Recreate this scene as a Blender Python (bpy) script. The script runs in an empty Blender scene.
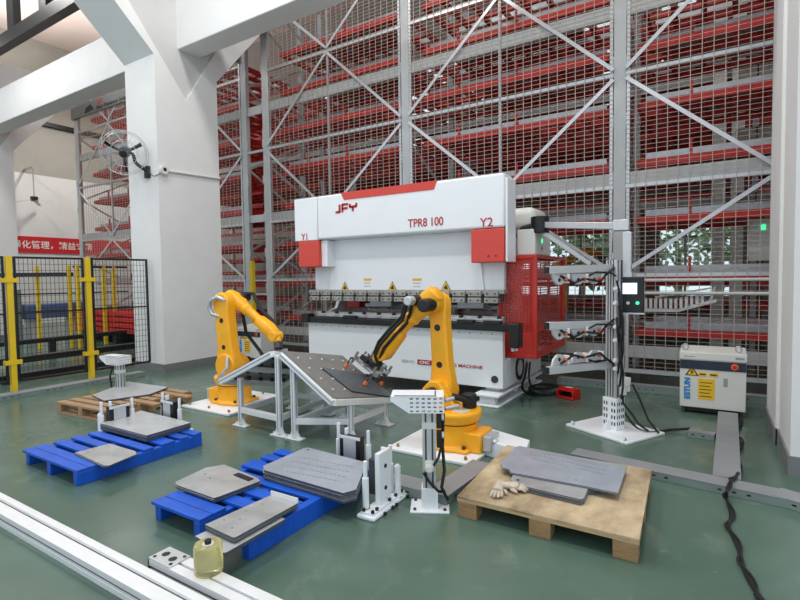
import bpy, bmesh, math, random
from math import sin, cos, radians as R, pi, atan, tan
from mathutils import Vector as V, Matrix, Euler
random.seed(7)
SC = bpy.context.scene
COL = SC.collection
# ------------------------------------------------------------------ camera, world, lights, exposure
CAMH, FPX = 1.56, 500.76
_fw, _rt, _up = V((-.531972, .845575, -.044818)), V((.846681, .531906, -.014373)), V((-.011686, .045592, .998892))
cam_d = bpy.data.cameras.new('camera'); cam = bpy.data.objects.new('camera', cam_d); COL.objects.link(cam)
cam.location = (0, 0, CAMH); cam.rotation_euler = Matrix((_rt, _up, -_fw)).transposed().to_euler()
cam_d.sensor_width = 36; cam_d.lens = FPX*36/800; cam_d.clip_start = .05; cam_d.clip_end = 200
SC.camera = cam
W = bpy.data.worlds.new('daylight'); SC.world = W; W.use_nodes = True
_bg = W.node_tree.nodes['Background']; _bg.inputs[0].default_value = (.83, .92, 1.0, 1); _bg.inputs[1].default_value = 1.0
SC.view_settings.view_transform = 'Standard'; SC.view_settings.look = 'None'
SC.view_settings.gamma = 1; SC.view_settings.use_curve_mapping = False
SC.view_settings.exposure = 0.2
def area(name, loc, size, energy, color=(1, .98, .95), rot=(0, 0, 0)):
    d = bpy.data.lights.new(name, 'AREA'); d.shape = 'RECTANGLE'; d.size, d.size_y = size; d.energy = energy; d.color = color
    o = bpy.data.objects.new(name, d); COL.objects.link(o); o.location = loc; o.rotation_euler = rot
    return o
for k, (x, y, e) in enumerate([(-5.5, .8, 130), (-.8, .8, 130), (-10.5, 1.5, 130), (-5.5, 4.3, 110), (-.8, 4.3, 110), (-13, 4.5, 150), (-19, 5, 180), (-18.5, 10, 180)]):
    area('high_bay_light', (x, y, 8.6), (1.6, .6), e)
for x, y in ((-19.5, 7.5), (-17, 10), (-14, 7)): area('ceiling_fill_light', (x, y, 8.7), (1.6, .6), 70, rot=(pi, 0, 0))  # added fill lamps facing up, there only to brighten the ceiling

# pixel of the 800x600 photograph -> a point on a plane of the place
def ray(px, py): return _fw + _rt*((px-400)/FPX) + _up*((300-py)/FPX)
def G(px, py, z=0.0):
    d = ray(px, py); t = (z-CAMH)/d.z; return V((d.x*t, d.y*t, z))
def PX(px, py, x):
    d = ray(px, py); t = x/d.x; return V((x, d.y*t, CAMH+d.z*t))
def PY(px, py, y):
    d = ray(px, py); t = y/d.y; return V((d.x*t, y, CAMH+d.z*t))

# ------------------------------------------------------------------ materials
def lin(c): return tuple(((v/255)/12.92 if v/255 <= .04045 else ((v/255+.055)/1.055)**2.4) for v in c)+(1,)
def mat(name, c, rough=.5, metal=0., noise=0., scale=8., stretch=(1, 1, 1), bump=0., c2=None, alpha=None, trans=0., emit=0., rvar=0., spec=.5):
    m = bpy.data.materials.new(name); m.use_nodes = True; nt = m.node_tree; b = nt.nodes['Principled BSDF']
    b.inputs['Base Color'].default_value = lin(c); b.inputs['Roughness'].default_value = rough; b.inputs['Metallic'].default_value = metal
    b.inputs['Specular IOR Level'].default_value = spec
    if trans: b.inputs['Transmission Weight'].default_value = trans; b.inputs['IOR'].default_value = 1.45
    if alpha is not None: b.inputs['Alpha'].default_value = alpha
    if emit: b.inputs['Emission Color'].default_value = lin(c); b.inputs['Emission Strength'].default_value = emit
    if noise or bump or c2 or rvar:
        tc = nt.nodes.new('ShaderNodeTexCoord'); mp = nt.nodes.new('ShaderNodeMapping'); nz = nt.nodes.new('ShaderNodeTexNoise')
        mp.inputs['Scale'].default_value = stretch; nz.inputs['Scale'].default_value = scale; nz.inputs['Detail'].default_value = 6; nz.inputs['Roughness'].default_value = .6
        nt.links.new(tc.outputs['Object'], mp.inputs[0]); nt.links.new(mp.outputs[0], nz.inputs['Vector'])
        rp = nt.nodes.new('ShaderNodeValToRGB'); nt.links.new(nz.outputs['Fac'], rp.inputs[0])
        a = lin(c2) if c2 else tuple(max(0, v*(1-noise)) for v in lin(c)[:3])+(1,)
        d = lin(c) if c2 else tuple(min(1, v*(1+noise)) for v in lin(c)[:3])+(1,)
        rp.color_ramp.elements[0].position = .32; rp.color_ramp.elements[1].position = .68
        rp.color_ramp.elements[0].color = a; rp.color_ramp.elements[1].color = d
        if noise or c2: nt.links.new(rp.outputs[0], b.inputs['Base Color'])
        if rvar:
            mr = nt.nodes.new('ShaderNodeMapRange'); mr.inputs[3].default_value = rough-rvar; mr.inputs[4].default_value = rough+rvar
            nt.links.new(nz.outputs['Fac'], mr.inputs[0]); nt.links.new(mr.outputs[0], b.inputs['Roughness'])
        if bump:
            bp = nt.nodes.new('ShaderNodeBump'); bp.inputs['Strength'].default_value = bump; bp.inputs['Distance'].default_value = .01
            nt.links.new(nz.outputs['Fac'], bp.inputs['Height']); nt.links.new(bp.outputs[0], b.inputs['Normal'])
    return m
M = {}
M['rear_wall'] = mat('dull_rear_wall', (150, 142, 136), .85, noise=.06, scale=2)
M['wall'] = mat('white_plaster', (226, 226, 224), .8, noise=.03, scale=3)
M['column'] = mat('painted_column', (224, 224, 223), .7, noise=.03, scale=2)
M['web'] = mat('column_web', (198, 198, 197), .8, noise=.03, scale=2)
M['beige'] = mat('grey_beige_paint', (168, 165, 156), .8, noise=.04, scale=2)
M['ceiling'] = mat('ceiling_pink_bounce', (232, 214, 206), .8, noise=.03, scale=2)  # pink light bounced off the red racks is put into this colour
M['base'] = mat('grey_skirting', (118, 118, 120), .5, noise=.1, scale=5)
M['white'] = mat('white_powdercoat', (232, 236, 240), .35, noise=.02, scale=2)
M['offwhite'] = mat('off_white_metal', (214, 214, 208), .45, noise=.03, scale=4)
M['machine_red'] = mat('press_red', (206, 66, 54), .4, noise=.04, scale=3)
M['cage_red'] = mat('cage_red', (190, 44, 34), .4, noise=.06, scale=5)
M['text_red'] = mat('lettering_red', (176, 34, 32), .45, noise=.02)
M['rack_red'] = mat('rack_red', (192, 40, 34), .5, noise=.15, scale=5)
M['rack_grey'] = mat('rack_grey', (184, 186, 186), .45, noise=.06, scale=4)
M['galv'] = mat('galvanised_steel', (178, 182, 186), .38, metal=.55, noise=.12, scale=14)
M['wire'] = mat('mesh_wire', (184, 172, 160), .5, metal=.2, noise=.05)
M['alu'] = mat('anodised_aluminium', (200, 203, 206), .38, metal=.45, noise=.05, scale=9)
M['slot'] = mat('profile_slot_dark', (60, 62, 64), .5, noise=.1)
M['bright_alu'] = mat('white_aluminium', (228, 230, 232), .34, metal=.1, noise=.03, scale=9)
M['sheet'] = mat('cut_steel_sheet', (184, 187, 190), .3, metal=.2, noise=.13, scale=7, stretch=(1, 3, 1), rvar=.08)
M['sheet_warm'] = mat('oiled_steel_sheet', (172, 173, 174), .32, metal=.25, noise=.16, scale=6, rvar=.1)
M['sheet_blue'] = mat('zinc_sheet_blue_grey', (166, 173, 184), .32, metal=.25, noise=.1, scale=6, rvar=.08)
M['table_metal'] = mat('brushed_table_plate', (128, 125, 122), .4, metal=.25, noise=.10, scale=7)
M['dark_sheet'] = mat('dark_sheet', (96, 101, 106), .35, metal=.25, noise=.15, scale=9)
M['sheet_edge'] = mat('sheet_edge', (92, 97, 104), .5, metal=.4, noise=.2, scale=30, stretch=(1, 1, 12))
M['black'] = mat('black_plastic', (22, 22, 24), .45, noise=.2, scale=8)
M['black_metal'] = mat('black_steel', (34, 35, 37), .4, metal=.3, noise=.15, scale=8)
M['dark'] = mat('dark_grey_metal', (66, 67, 70), .45, metal=.3, noise=.12, scale=8)
M['tool'] = mat('tool_steel', (152, 151, 146), .35, metal=.35, noise=.15, scale=12)
M['robot'] = mat('robot_yellow', (250, 176, 26), .38, noise=.05, scale=5)
M['cable'] = mat('black_rubber', (18, 18, 19), .55, noise=.2, scale=20)
M['hose'] = mat('silver_hose', (190, 194, 196), .35, metal=.6, noise=.1, scale=40)
M['cup'] = mat('orange_silicone', (214, 98, 34), .5, noise=.06)
M['blue'] = mat('blue_pallet_paint', (10, 84, 196), .45, noise=.14, scale=6, stretch=(1, 4, 1))
M['wood'] = mat('pine_wood', (186, 158, 118), .7, noise=.2, scale=5, stretch=(1, 9, 4), bump=.15)
M['ply'] = mat('worn_plywood', (204, 184, 150), .6, c2=(134, 112, 86), scale=3.4, stretch=(1.6, .9, 1), bump=.12)
M['block'] = mat('pallet_block', (150, 120, 84), .75, noise=.25, scale=9, stretch=(1, 1, 5), bump=.2)
M['oldwood'] = mat('old_brown_wood', (160, 130, 98), .75, noise=.28, scale=6, stretch=(6, 1, 4), bump=.2)
M['yellow'] = mat('safety_yellow', (226, 190, 30), .45, noise=.04, scale=6)
M['label_yellow'] = mat('label_yellow', (232, 184, 26), .5, noise=.03)
M['navy'] = mat('navy_band', (34, 44, 62), .4, noise=.05)
M['orange'] = mat('switch_orange', (236, 120, 40), .4, noise=.04)
M['red_btn'] = mat('button_red', (196, 30, 26), .35, noise=.04)
M['tray'] = mat('grey_trunking', (140, 143, 146), .45, metal=.15, noise=.07, scale=6)
M['tray_side'] = mat('green_grey_trunking', (128, 142, 138), .45, metal=.15, noise=.07, scale=6)
M['banner'] = mat('banner_red', (208, 36, 44), .6, noise=.03)
M['banner_text'] = mat('banner_white', (240, 236, 232), .6, noise=.01)
M['txt_dark'] = mat('print_dark', (30, 30, 32), .5, noise=.02)
M['txt_grey'] = mat('print_grey', (176, 178, 180), .5, noise=.02)
M['txt_blue'] = mat('print_blue', (30, 130, 200), .5, noise=.02)
M['screen'] = mat('lit_screen', (205, 226, 250), .3, emit=1.0, noise=.02)
M['led'] = mat('green_led', (60, 235, 160), .3, emit=1.2, noise=.02)
M['glove'] = mat('dirty_cotton', (196, 184, 166), .9, noise=.2, scale=40, bump=.4)
M['pu'] = mat('amber_polyurethane', (252, 243, 178), .12, trans=.72, noise=.03, scale=3)
M['glass'] = mat('window_glass', (235, 245, 245), .03, trans=1.0, noise=.01)
M['frame'] = mat('window_frame', (210, 210, 206), .5, noise=.03)
M['bark'] = mat('bark', (96, 84, 70), .9, noise=.3, scale=12, bump=.4)
M['leaf'] = mat('leaves', (120, 146, 100), .7, noise=.35, scale=3)
M['blue_box'] = mat('dull_blue_paint', (74, 98, 140), .5, noise=.1)
M['lens'] = mat('lens_grey', (150, 154, 160), .3, noise=.05)
# floor : worn green epoxy
def floor_mat():
    m = bpy.data.materials.new('green_epoxy_floor'); m.use_nodes = True; nt = m.node_tree; b = nt.nodes['Principled BSDF']
    L = nt.links.new; N = nt.nodes.new
    tc = N('ShaderNodeTexCoord')
    def noise(scale, detail, rough, dist=0):
        n = N('ShaderNodeTexNoise'); n.inputs['Scale'].default_value = scale; n.inputs['Detail'].default_value = detail
        n.inputs['Roughness'].default_value = rough; n.inputs['Distortion'].default_value = dist; L(tc.outputs['Object'], n.inputs['Vector']); return n
    a = noise(.8, 6, .55, .6); c = noise(5, 5, .6, .4); s = noise(1.6, 8, .65, 1.2)
    r1 = N('ShaderNodeValToRGB'); L(a.outputs['Fac'], r1.inputs[0])
    r1.color_ramp.elements[0].position = .3; r1.color_ramp.elements[0].color = lin((72, 95, 84))
    r1.color_ramp.elements[1].position = .72; r1.color_ramp.elements[1].color = lin((92, 116, 103))
    r2 = N('ShaderNodeValToRGB'); L(s.outputs['Fac'], r2.inputs[0])
    r2.color_ramp.elements[0].position = .56; r2.color_ramp.elements[0].color = (0, 0, 0, 1)
    r2.color_ramp.elements[1].position = .74; r2.color_ramp.elements[1].color = (.3, .3, .3, 1)
    mx = N('ShaderNodeMixRGB'); L(r2.outputs[0], mx.inputs[0]); L(r1.outputs[0], mx.inputs[1]); mx.inputs[2].default_value = lin((150, 158, 140))
    L(mx.outputs[0], b.inputs['Base Color'])
    mr = N('ShaderNodeMapRange'); L(c.outputs['Fac'], mr.inputs[0]); mr.inputs[3].default_value = .12; mr.inputs[4].default_value = .34
    L(mr.outputs[0], b.inputs['Roughness'])
    bp = N('ShaderNodeBump'); bp.inputs['Strength'].default_value = .02; bp.inputs['Distance'].default_value = .02; L(a.outputs['Fac'], bp.inputs['Height']); L(bp.outputs[0], b.inputs['Normal'])
    return m
M['floor'] = floor_mat()

# ------------------------------------------------------------------ mesh building
class MB:
    def __init__(s): s.bm = bmesh.new(); s.mi = 0
    def m(s, i): s.mi = i; return s
    def _f(s, vs):
        try: f = s.bm.faces.new(vs); f.material_index = s.mi; return f
        except ValueError: return None
    def hexa(s, c):
        v = [s.bm.verts.new(p) for p in c]
        for q in ((3, 2, 1, 0), (4, 5, 6, 7), (0, 1, 5, 4), (1, 2, 6, 5), (2, 3, 7, 6), (3, 0, 4, 7)): s._f([v[i] for i in q])
        return s
    def box(s, x0, x1, y0, y1, z0, z1):
        return s.hexa([(x0, y0, z0), (x1, y0, z0), (x1, y1, z0), (x0, y1, z0), (x0, y0, z1), (x1, y0, z1), (x1, y1, z1), (x0, y1, z1)])
    def cbox(s, c, d): return s.box(c[0]-d[0]/2, c[0]+d[0]/2, c[1]-d[1]/2, c[1]+d[1]/2, c[2]-d[2]/2, c[2]+d[2]/2)
    def obox(s, c, d, mtx):
        c = V(c); h = [x/2 for x in d]
        pts = [(-1, -1, -1), (1, -1, -1), (1, 1, -1), (-1, 1, -1), (-1, -1, 1), (1, -1, 1), (1, 1, 1), (-1, 1, 1)]
        return s.hexa([c + mtx @ V((p[0]*h[0], p[1]*h[1], p[2]*h[2])) for p in pts])
    def bar(s, p0, p1, w, h, up=(0, 0, 1)):
        p0, p1 = V(p0), V(p1); d = (p1-p0).normalized(); up = V(up)
        if abs(d.dot(up)) > .98: up = V((0, 1, 0))
        a = d.cross(up).normalized()*(w/2); b = a.cross(d).normalized()*(h/2)
        return s.hexa([p0-a-b, p0+a-b, p1+a-b, p1-a-b, p0-a+b, p0+a+b, p1+a+b, p1-a+b])
    def ring(s, c, a, b, seg): return [s.bm.verts.new(c + a*cos(2*pi*i/seg) + b*sin(2*pi*i/seg)) for i in range(seg)]
    def cyl(s, p0, p1, r0, r1=None, seg=16, caps=True):
        p0, p1 = V(p0), V(p1); r1 = r0 if r1 is None else r1; d = (p1-p0).normalized()
        a = d.orthogonal().normalized(); b = d.cross(a)
        A = s.ring(p0, a*r0, b*r0, seg); B = s.ring(p1, a*r1, b*r1, seg)
        for i in range(seg): s._f([A[i], A[(i+1) % seg], B[(i+1) % seg], B[i]])
        if caps: s._f(A[::-1]); s._f(B)
        return s
    def tube(s, pts, r, seg=8, closed=False):
        pts = [V(p) for p in pts]; n = len(pts); rs = r if isinstance(r, (list, tuple)) else [r]*n; rings = []; a = None
        for i, p in enumerate(pts):
            if closed: d = pts[(i+1) % n]-pts[i-1]
            else: d = (pts[min(i+1, n-1)]-pts[max(i-1, 0)])
            d.normalize()
            a = d.orthogonal() if a is None else a - d*a.dot(d)
            a.normalize(); b = d.cross(a); rings.append(s.ring(p, a*rs[i], b*rs[i], seg))
        for i in range(n if closed else n-1):
            A, B = rings[i], rings[(i+1) % n]
            for k in range(seg): s._f([A[k], A[(k+1) % seg], B[(k+1) % seg], B[k]])
        if not closed: s._f(rings[0][::-1]); s._f(rings[-1])
        return s
    def prism(s, poly, axis, a0, a1):
        def P(p, a): return {'x': (a, p[0], p[1]), 'y': (p[0], a, p[1]), 'z': (p[0], p[1], a)}[axis]
        A = [s.bm.verts.new(P(p, a0)) for p in poly]; B = [s.bm.verts.new(P(p, a1)) for p in poly]; n = len(poly)
        for i in range(n): s._f([A[i], A[(i+1) % n], B[(i+1) % n], B[i]])
        s._f(A[::-1]); s._f(B); return s
    def lathe(s, c, prof, seg=24, axis=(0, 0, 1)):
        c = V(c); d = V(axis).normalized(); a = d.orthogonal().normalized(); b = d.cross(a)
        rings = [s.ring(c+d*z, a*max(r, 1e-4), b*max(r, 1e-4), seg) for r, z in prof]
        for A, B in zip(rings, rings[1:]):
            for k in range(seg): s._f([A[k], A[(k+1) % seg], B[(k+1) % seg], B[k]])
        s._f(rings[0][::-1]); s._f(rings[-1]); return s
    def ball(s, c, r, sc=(1, 1, 1), sub=2):
        q = bmesh.ops.create_icosphere(s.bm, subdivisions=sub, radius=r)
        for v in q['verts']: v.co = V((v.co.x*sc[0], v.co.y*sc[1], v.co.z*sc[2])) + V(c)
        for f in {f for v in q['verts'] for f in v.link_faces}: f.material_index = s.mi
        return s
    def quad(s, pts): s._f([s.bm.verts.new(p) for p in pts]); return s
    def perf(s, o, u, v, nu, nv, hu=.6, hv=.5, stagger=False, th=None):
        """flat sheet with nu x nv rectangular holes (real openings)"""
        o, u, v = V(o), V(u), V(v)
        for i in range(nu):
            for j in range(nv):
                c = o + u*((i+.5)/nu) + v*((j+.5)/nv); a, b = u/nu/2, v/nv/2
                O = [c-a-b, c+a-b, c+a+b, c-a+b]; a2, b2 = a*hu, b*hv; I = [c-a2-b2, c+a2-b2, c+a2+b2, c-a2+b2]
                O = [s.bm.verts.new(p) for p in O]; I = [s.bm.verts.new(p) for p in I]
                for k in range(4): s._f([O[k], O[(k+1) % 4], I[(k+1) % 4], I[k]])
        return s
    def xf(s, mtx):
        for v in s.bm.verts: v.co = mtx @ v.co
        return s
    def build(s, name, mats, parent=None, bevel=0, smooth=True, solid=0, seg=2, subsurf=0, noshift=False):
        if parent is not None and not noshift:
            w = V((0, 0, 0)); p = parent
            while p is not None:
                w += p.location; p = p.parent
            if parent.get('_wc', 0) or (parent.parent and parent.parent.get('_wc', 0)):
                for q in s.bm.verts: q.co -= w
        if s.bm.faces: bmesh.ops.recalc_face_normals(s.bm, faces=s.bm.faces) if not solid else bmesh.ops.remove_doubles(s.bm, verts=s.bm.verts, dist=1e-5)
        loc = V((0, 0, 0))
        if parent is None and s.bm.verts:
            xs = [q.co for q in s.bm.verts]
            loc = V(((min(q.x for q in xs)+max(q.x for q in xs))/2, (min(q.y for q in xs)+max(q.y for q in xs))/2, min(q.z for q in xs)))
            for q in s.bm.verts: q.co -= loc
        me = bpy.data.meshes.new(name); s.bm.to_mesh(me); s.bm.free()
        for k in (mats if isinstance(mats, (list, tuple)) else [mats]): me.materials.append(M[k])
        if smooth: me.shade_smooth(); me.set_sharp_from_angle(angle=R(38))
        o = bpy.data.objects.new(name, me); COL.objects.link(o); o.location = loc
        if parent is not None: o.parent = parent
        if solid: md = o.modifiers.new('solid', 'SOLIDIFY'); md.thickness = solid; md.offset = 0
        if bevel: md = o.modifiers.new('bevel', 'BEVEL'); md.width = bevel; md.segments = seg; md.limit_method = 'ANGLE'; md.angle_limit = R(40)
        if subsurf: md = o.modifiers.new('sub', 'SUBSURF'); md.levels = md.render_levels = subsurf
        return o
def tag(o, label, cat, group=None, kind=None):
    if label: o['label'] = label
    if cat: o['category'] = cat
    if group: o['group'] = group
    if kind: o['kind'] = kind
    return o
def thing(name, loc, label, cat, rotz=0., group=None, world=True):
    o = bpy.data.objects.new(name, None); COL.objects.link(o); o.location = loc; o.rotation_euler = (0, 0, rotz); o.empty_display_size = .1
    if world: o['_wc'] = 1
    return tag(o, label, cat, group)
def struct(mb, name, mats, **k):
    o = mb.build(name, mats, **k); o['kind'] = 'structure'; return o
def dup(root, loc, label=None, rotz=None):
    r = root.copy(); COL.objects.link(r); r.location = loc
    if rotz is not None: r.rotation_euler = (0, 0, rotz)
    if label: r['label'] = label
    def kids(a, b):
        for ch in list(a.children):
            c = ch.copy(); COL.objects.link(c); c.parent = b; kids(ch, c)
    kids(root, r); return r
def text_mesh(name, s, size, mtx, m, parent, depth=.002, bold=0., squash=1., align='LEFT'):
    """lettering as a thin solid mesh; mtx places the text's xy plane in the place"""
    cu = bpy.data.curves.new(name, 'FONT'); cu.body = s; cu.size = size; cu.extrude = depth; cu.offset = bold; cu.align_x = align
    o = bpy.data.objects.new(name, cu); COL.objects.link(o); bpy.context.view_layer.update()
    me = bpy.data.meshes.new_from_object(o.evaluated_get(bpy.context.evaluated_depsgraph_get()))
    bpy.data.objects.remove(o); bpy.data.curves.remove(cu)
    w = V((0, 0, 0)); p = parent
    while p is not None: w += p.location; p = p.parent
    me.transform(Matrix.Translation(-w) @ mtx @ Matrix.Diagonal((squash, 1, 1, 1)))
    me.materials.clear(); me.materials.append(M[m]); me.name = name
    o = bpy.data.objects.new(name, me); COL.objects.link(o)
    if parent is not None: o.parent = parent
    return o
FRONT = Matrix.Rotation(pi/2, 4, 'X')                 # text facing -Y
def front(x, y, z): return Matrix.Translation((x, y, z)) @ FRONT

# ================================================================== SETTING
mb = MB(); mb.box(-22.2, 6, -5, 14.2, -.2, 0); struct(mb, 'floor', 'floor')
mb = MB(); mb.box(-22.2, 6, -5, 14.2, 10.8, 11); struct(mb, 'ceiling', 'ceiling')
# left wall: white below, beige band above
zb = PX(45, 176, -22).z
mb = MB(); mb.box(-22.2, -22, -5, 14.2, 0, zb); mb.m(1).box(-22.2, -22, -5, 14.2, zb, 10.8); struct(mb, 'wall_left', ['wall', 'beige'])
# back wall with a row of windows
WX = [(-12.0, -9.4), (-8.4, -5.8), (-4.8, -2.2), (-1.2, .55), (1.9, 4.2)]; WZ0, WZ1 = .95, 3.2
WU = [(-12.0, -9.4), (-8.4, -5.8), (-4.8, -2.2), (-1.2, 1.4)]; UZ0, UZ1 = 5.6, 8.2
mb = MB()
def holes(mb, spans, z0, z1, y0, y1, xa, xb):
    x = xa
    for a, b in spans: mb.box(x, a, y0, y1, z0, z1); x = b
    mb.box(x, xb, y0, y1, z0, z1)
mb.box(-22, 6, 14, 14.2, 0, WZ0); holes(mb, WX, WZ0, WZ1, 14, 14.2, -22, 6); mb.box(-22, 6, 14, 14.2, WZ1, UZ0)
holes(mb, WU, UZ0, UZ1, 14, 14.2, -22, 6); mb.box(-22, 6, 14, 14.2, UZ1, 10.8)
for x in (-.2+1.1, 5.2): mb.box(x, x+.45, 13.8, 14, 0, 10.8)
struct(mb, 'wall_back', 'rear_wall')
n = 0
for sp, z0, z1 in ((WX, WZ0, WZ1), (WU, UZ0, UZ1)):
    for a, b in sp:
        n += 1; f = MB()
        f.box(a, b, 14.03, 14.13, z0, z0+.07).box(a, b, 14.03, 14.13, z1-.07, z1)
        k = 3
        for i in range(k+1): x = a+(b-a)*i/k; f.box(x-.03, x+.03, 14.04, 14.12, z0+.07, z1-.07)
        o = struct(f, 'window_%d' % n, 'frame'); g = MB(); g.box(a, b, 14.075, 14.085, z0+.03, z1-.03); gl = g.build('glass', 'glass', None)
        gl.location -= o.location; gl.parent = o
mb = MB(); mb.box(6, 6.2, 6.6, 14.2, 0, 10.8); struct(mb, 'light_blocking_wall', 'wall')  # unseen wall, added to keep side light out of the rack aisle
# columns with haunches under the roof beams
def column(name, xf, w, y0, y1, zh=5.32):
    # profile in YZ; front haunch towards -Y, rear haunch towards +Y
    zt = 7.6; k0 = 1.06; k1 = .88
    prof = [(y0, .0), (y1, .0), (y1, zh-.08), (y1+(zt-zh)*k1, zt), (y0-(zt-zh)*k0, zt), (y0, zh)]
    mb = MB(); mb.prism(prof, 'x', xf-w, xf-.06)
    yc = y0*.52+y1*.48; zv = 4.72
    # flange with V shaped recess on the +X face
    mb.prism([(y0, 0), (y1, 0), (y1, zh-.08), (y1+(zt-zh)*k1, zt), (yc+(zt-zv)*.60, zt), (yc, zv), (yc-(zt-zv)*.77, zt), (y0-(zt-zh)*k0, zt), (y0, zh)], 'x', xf-.06, xf)
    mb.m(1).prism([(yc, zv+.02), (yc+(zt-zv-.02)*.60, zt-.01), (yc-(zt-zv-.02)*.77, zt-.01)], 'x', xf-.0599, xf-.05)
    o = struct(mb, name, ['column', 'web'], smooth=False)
    b = MB(); b.box(xf-w-.012, xf+.012, y0-.012, y1+.012, 0, .14); s = struct(b, name.replace('column', 'baseboard'), 'base')
    return o
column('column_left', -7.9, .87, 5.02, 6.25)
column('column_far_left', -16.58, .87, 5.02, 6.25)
mb = MB(); mb.box(.505, 1.4, 4.79, 5.58, 0, 7.6).box(.48, 1.4, 5.58, 6.5, 0, 7.6); struct(mb, 'column_right', 'column')
mb = MB(); mb.box(.49, 1.42, 4.775, 5.58, 0, .15).box(.465, 1.4, 5.58, 6.51, 0, .15); struct(mb, 'baseboard_right', 'base')
for nm, x0, x1 in (('beam_right', -7.99, 6), ('beam_left', -16.67, -8.77), ('beam_far_left', -22, -17.45)):
    mb = MB(); mb.box(x0, x1, 5.5, 5.93, 5.575, 6.42); struct(mb, nm, 'column', bevel=.015)
# slab edge stub seen under the beam on the left, conduit on the column
cd = thing('wall_conduit', (-7.87, 5.25, 3.4), 'thin white conduit with round box on the side of left column', 'conduit')
MB().cyl((-7.885, 5.12, 3.42), (-7.885, 6.25, 3.46), .022, seg=10).build('pipe', 'offwhite', cd)
MB().cyl((-7.9, 5.11, 3.42), (-7.84, 5.11, 3.42), .075, seg=20).build('junction_box', 'offwhite', cd, bevel=.005)
MB().cyl((-7.84, 5.11, 3.43), (-7.835, 5.11, 3.43), .03, seg=12).build('socket', 'black', cd)
# black crane runway high on the left
cr = thing('crane_girder', (-14, 5.3, 7.05), 'black overhead steel girder with uprights below the roof', 'girder')
MB().box(-22, -9.2, 5.2, 5.4, 7.08, 7.36).build('girder', 'black', cr)
MB().box(-22, -9.2, 5.2, 5.4, 8.6, 8.95).build('top_rail', 'black', cr)
for x in (-20.6, -18.9, -17.2, -15.5, -13.85, -12.3, -10.8): MB().box(x, x+.32, 5.22, 5.38, 7.36, 8.6).build('upright', 'black', cr)

# ================================================================== STORAGE RACKS
YR = 7.65
def wires(mb, x0, x1, z0, z1, y, px=.128, pz=.062, rv=.004, rh=.0025):
    n = round((x1-x0)/px)
    for i in range(1, n): x = x0+(x1-x0)*i/n; mb.box(x-rv, x+rv, y-rv, y+rv, z0, z1)
    n = round((z1-z0)/pz)
    for i in range(1, n): z = z0+(z1-z0)*i/n; mb.box(x0, x1, y+rv, y+rv+2*rh, z-rh, z+rh)
    return mb
def post(x, y, rack, ztop=7.9, w=.16):
    mb = MB(); mb.box(x-w/2, x+w/2, y, y+.10, 0, ztop); mb.box(x-w/2-.06, x+w/2+.06, y-.03, y+.16, 0, .012)
    for z in [.6+.775*k for k in range(9)]:
        for dx in (-w/2-.012, w/2+.012): mb.box(x+dx-.012, x+dx+.012, y-.006, y+.02, z-.09, z+.09)
    return mb.build('post', 'rack_grey', rack, bevel=.004)
def bay_front(x0, x1, rack, lo=True):
    a, b = x0+.08, x1-.08; xm = (x0+x1)/2
    for z, h in ((.475, .17), (2.89, .19), (5.21, .19)): MB().box(a, b, YR+.01, YR+.07, z-h/2, z+h/2).build('beam', 'rack_grey', rack, bevel=.006)
    for z in (.205, 1.545, 2.785, 4.335, 5.96): MB().box(a, b, YR-.01, YR+.04, z-.028, z+.028).build('rail', 'alu', rack)
    for x, top in ((a+.03, .0), (xm, .0), (b-.03, .0)): MB().box(x-.02, x+.02, YR-.012, YR+.03, max(.205, 0) if x != xm else 2.785, 7.6).build('upright', 'alu', rack)
    for (p, q) in (((xm, 5.92), (a, 4.40)), ((xm, 5.92), (b, 4.40)), ((a, 4.27), (xm, 2.86)), ((b, 4.27), (xm, 2.86)), ((xm, 2.74), (a, 1.60)), ((xm, 2.74), (b, 1.60)), ((xm, 6.0), (a, 7.45)), ((xm, 6.0), (b, 7.45))):
        MB().bar((p[0], YR-.035, p[1]), (q[0], YR-.035, q[1]), .05, .012, (0, 1, 0)).build('brace', 'alu', rack)
    wires(MB(), a, b, .22, 7.6, YR-.03).build('mesh_panel', 'wire', rack, smooth=False)
def side_frame(x, y0, y1, rack):
    MB().box(x-.05, x+.05, y1-.1, y1, 0, 7.9).build('post', 'rack_grey', rack)
    mb = MB(); z = .4; k = 0
    while z < 7.2:
        p, q = ((y0+.1, z), (y1-.05, z+.9)) if k % 2 == 0 else ((y1-.05, z), (y0+.1, z+.9)); mb.bar((x, p[0], p[1]), (x, q[0], q[1]), .03, .045); z += .9; k += 1
    mb.build('side_brace', 'rack_grey', rack)
XB = [-8.14, -4.645, -1.15, 2.345]
rk = thing('storage_rack', (-2.9, YR, 0), 'tall grey storage rack with wire mesh front behind the press', 'rack')
for x in XB: post(x, YR, rk); side_frame(x, YR, 9.55, rk)
for a, b in zip(XB, XB[1:]): bay_front(a, b, rk)
LX = [-16.05, -12.42, -8.80]
rl = thing('storage_rack', (-12.5, YR, 0), 'grey storage rack with sign board, seen behind the yellow posted fence', 'rack')
for x in LX: post(x, YR, rl); side_frame(x, YR, 9.55, rl)
for a, b in zip(LX, LX[1:]): bay_front(a, b, rl)
sb = MB().box(-16.13, -8.9, YR-.08, YR-.02, 6.33, 6.67).build('sign_board', 'dark', rl, bevel=.004)
sb['label'] = 'dark grey sign board along the top'
M['sign_grey'] = mat('sign_grey', (112, 113, 112), .5, noise=.04); sb.data.materials[0] = M['sign_grey']
t = text_mesh('lettering', 'JFY', .2, front(-14.6, YR-.085, 6.49), 'text_red', rl, bold=.006); t['label'] = 'red lettering on the sign board'
MB().prism([(-15.35, 6.37), (-14.85, 6.42), (-15.0, 6.58), (-15.27, 6.52)], 'y', YR-.09, YR-.081).build('emblem', 'txt_dark', rl)
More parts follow.
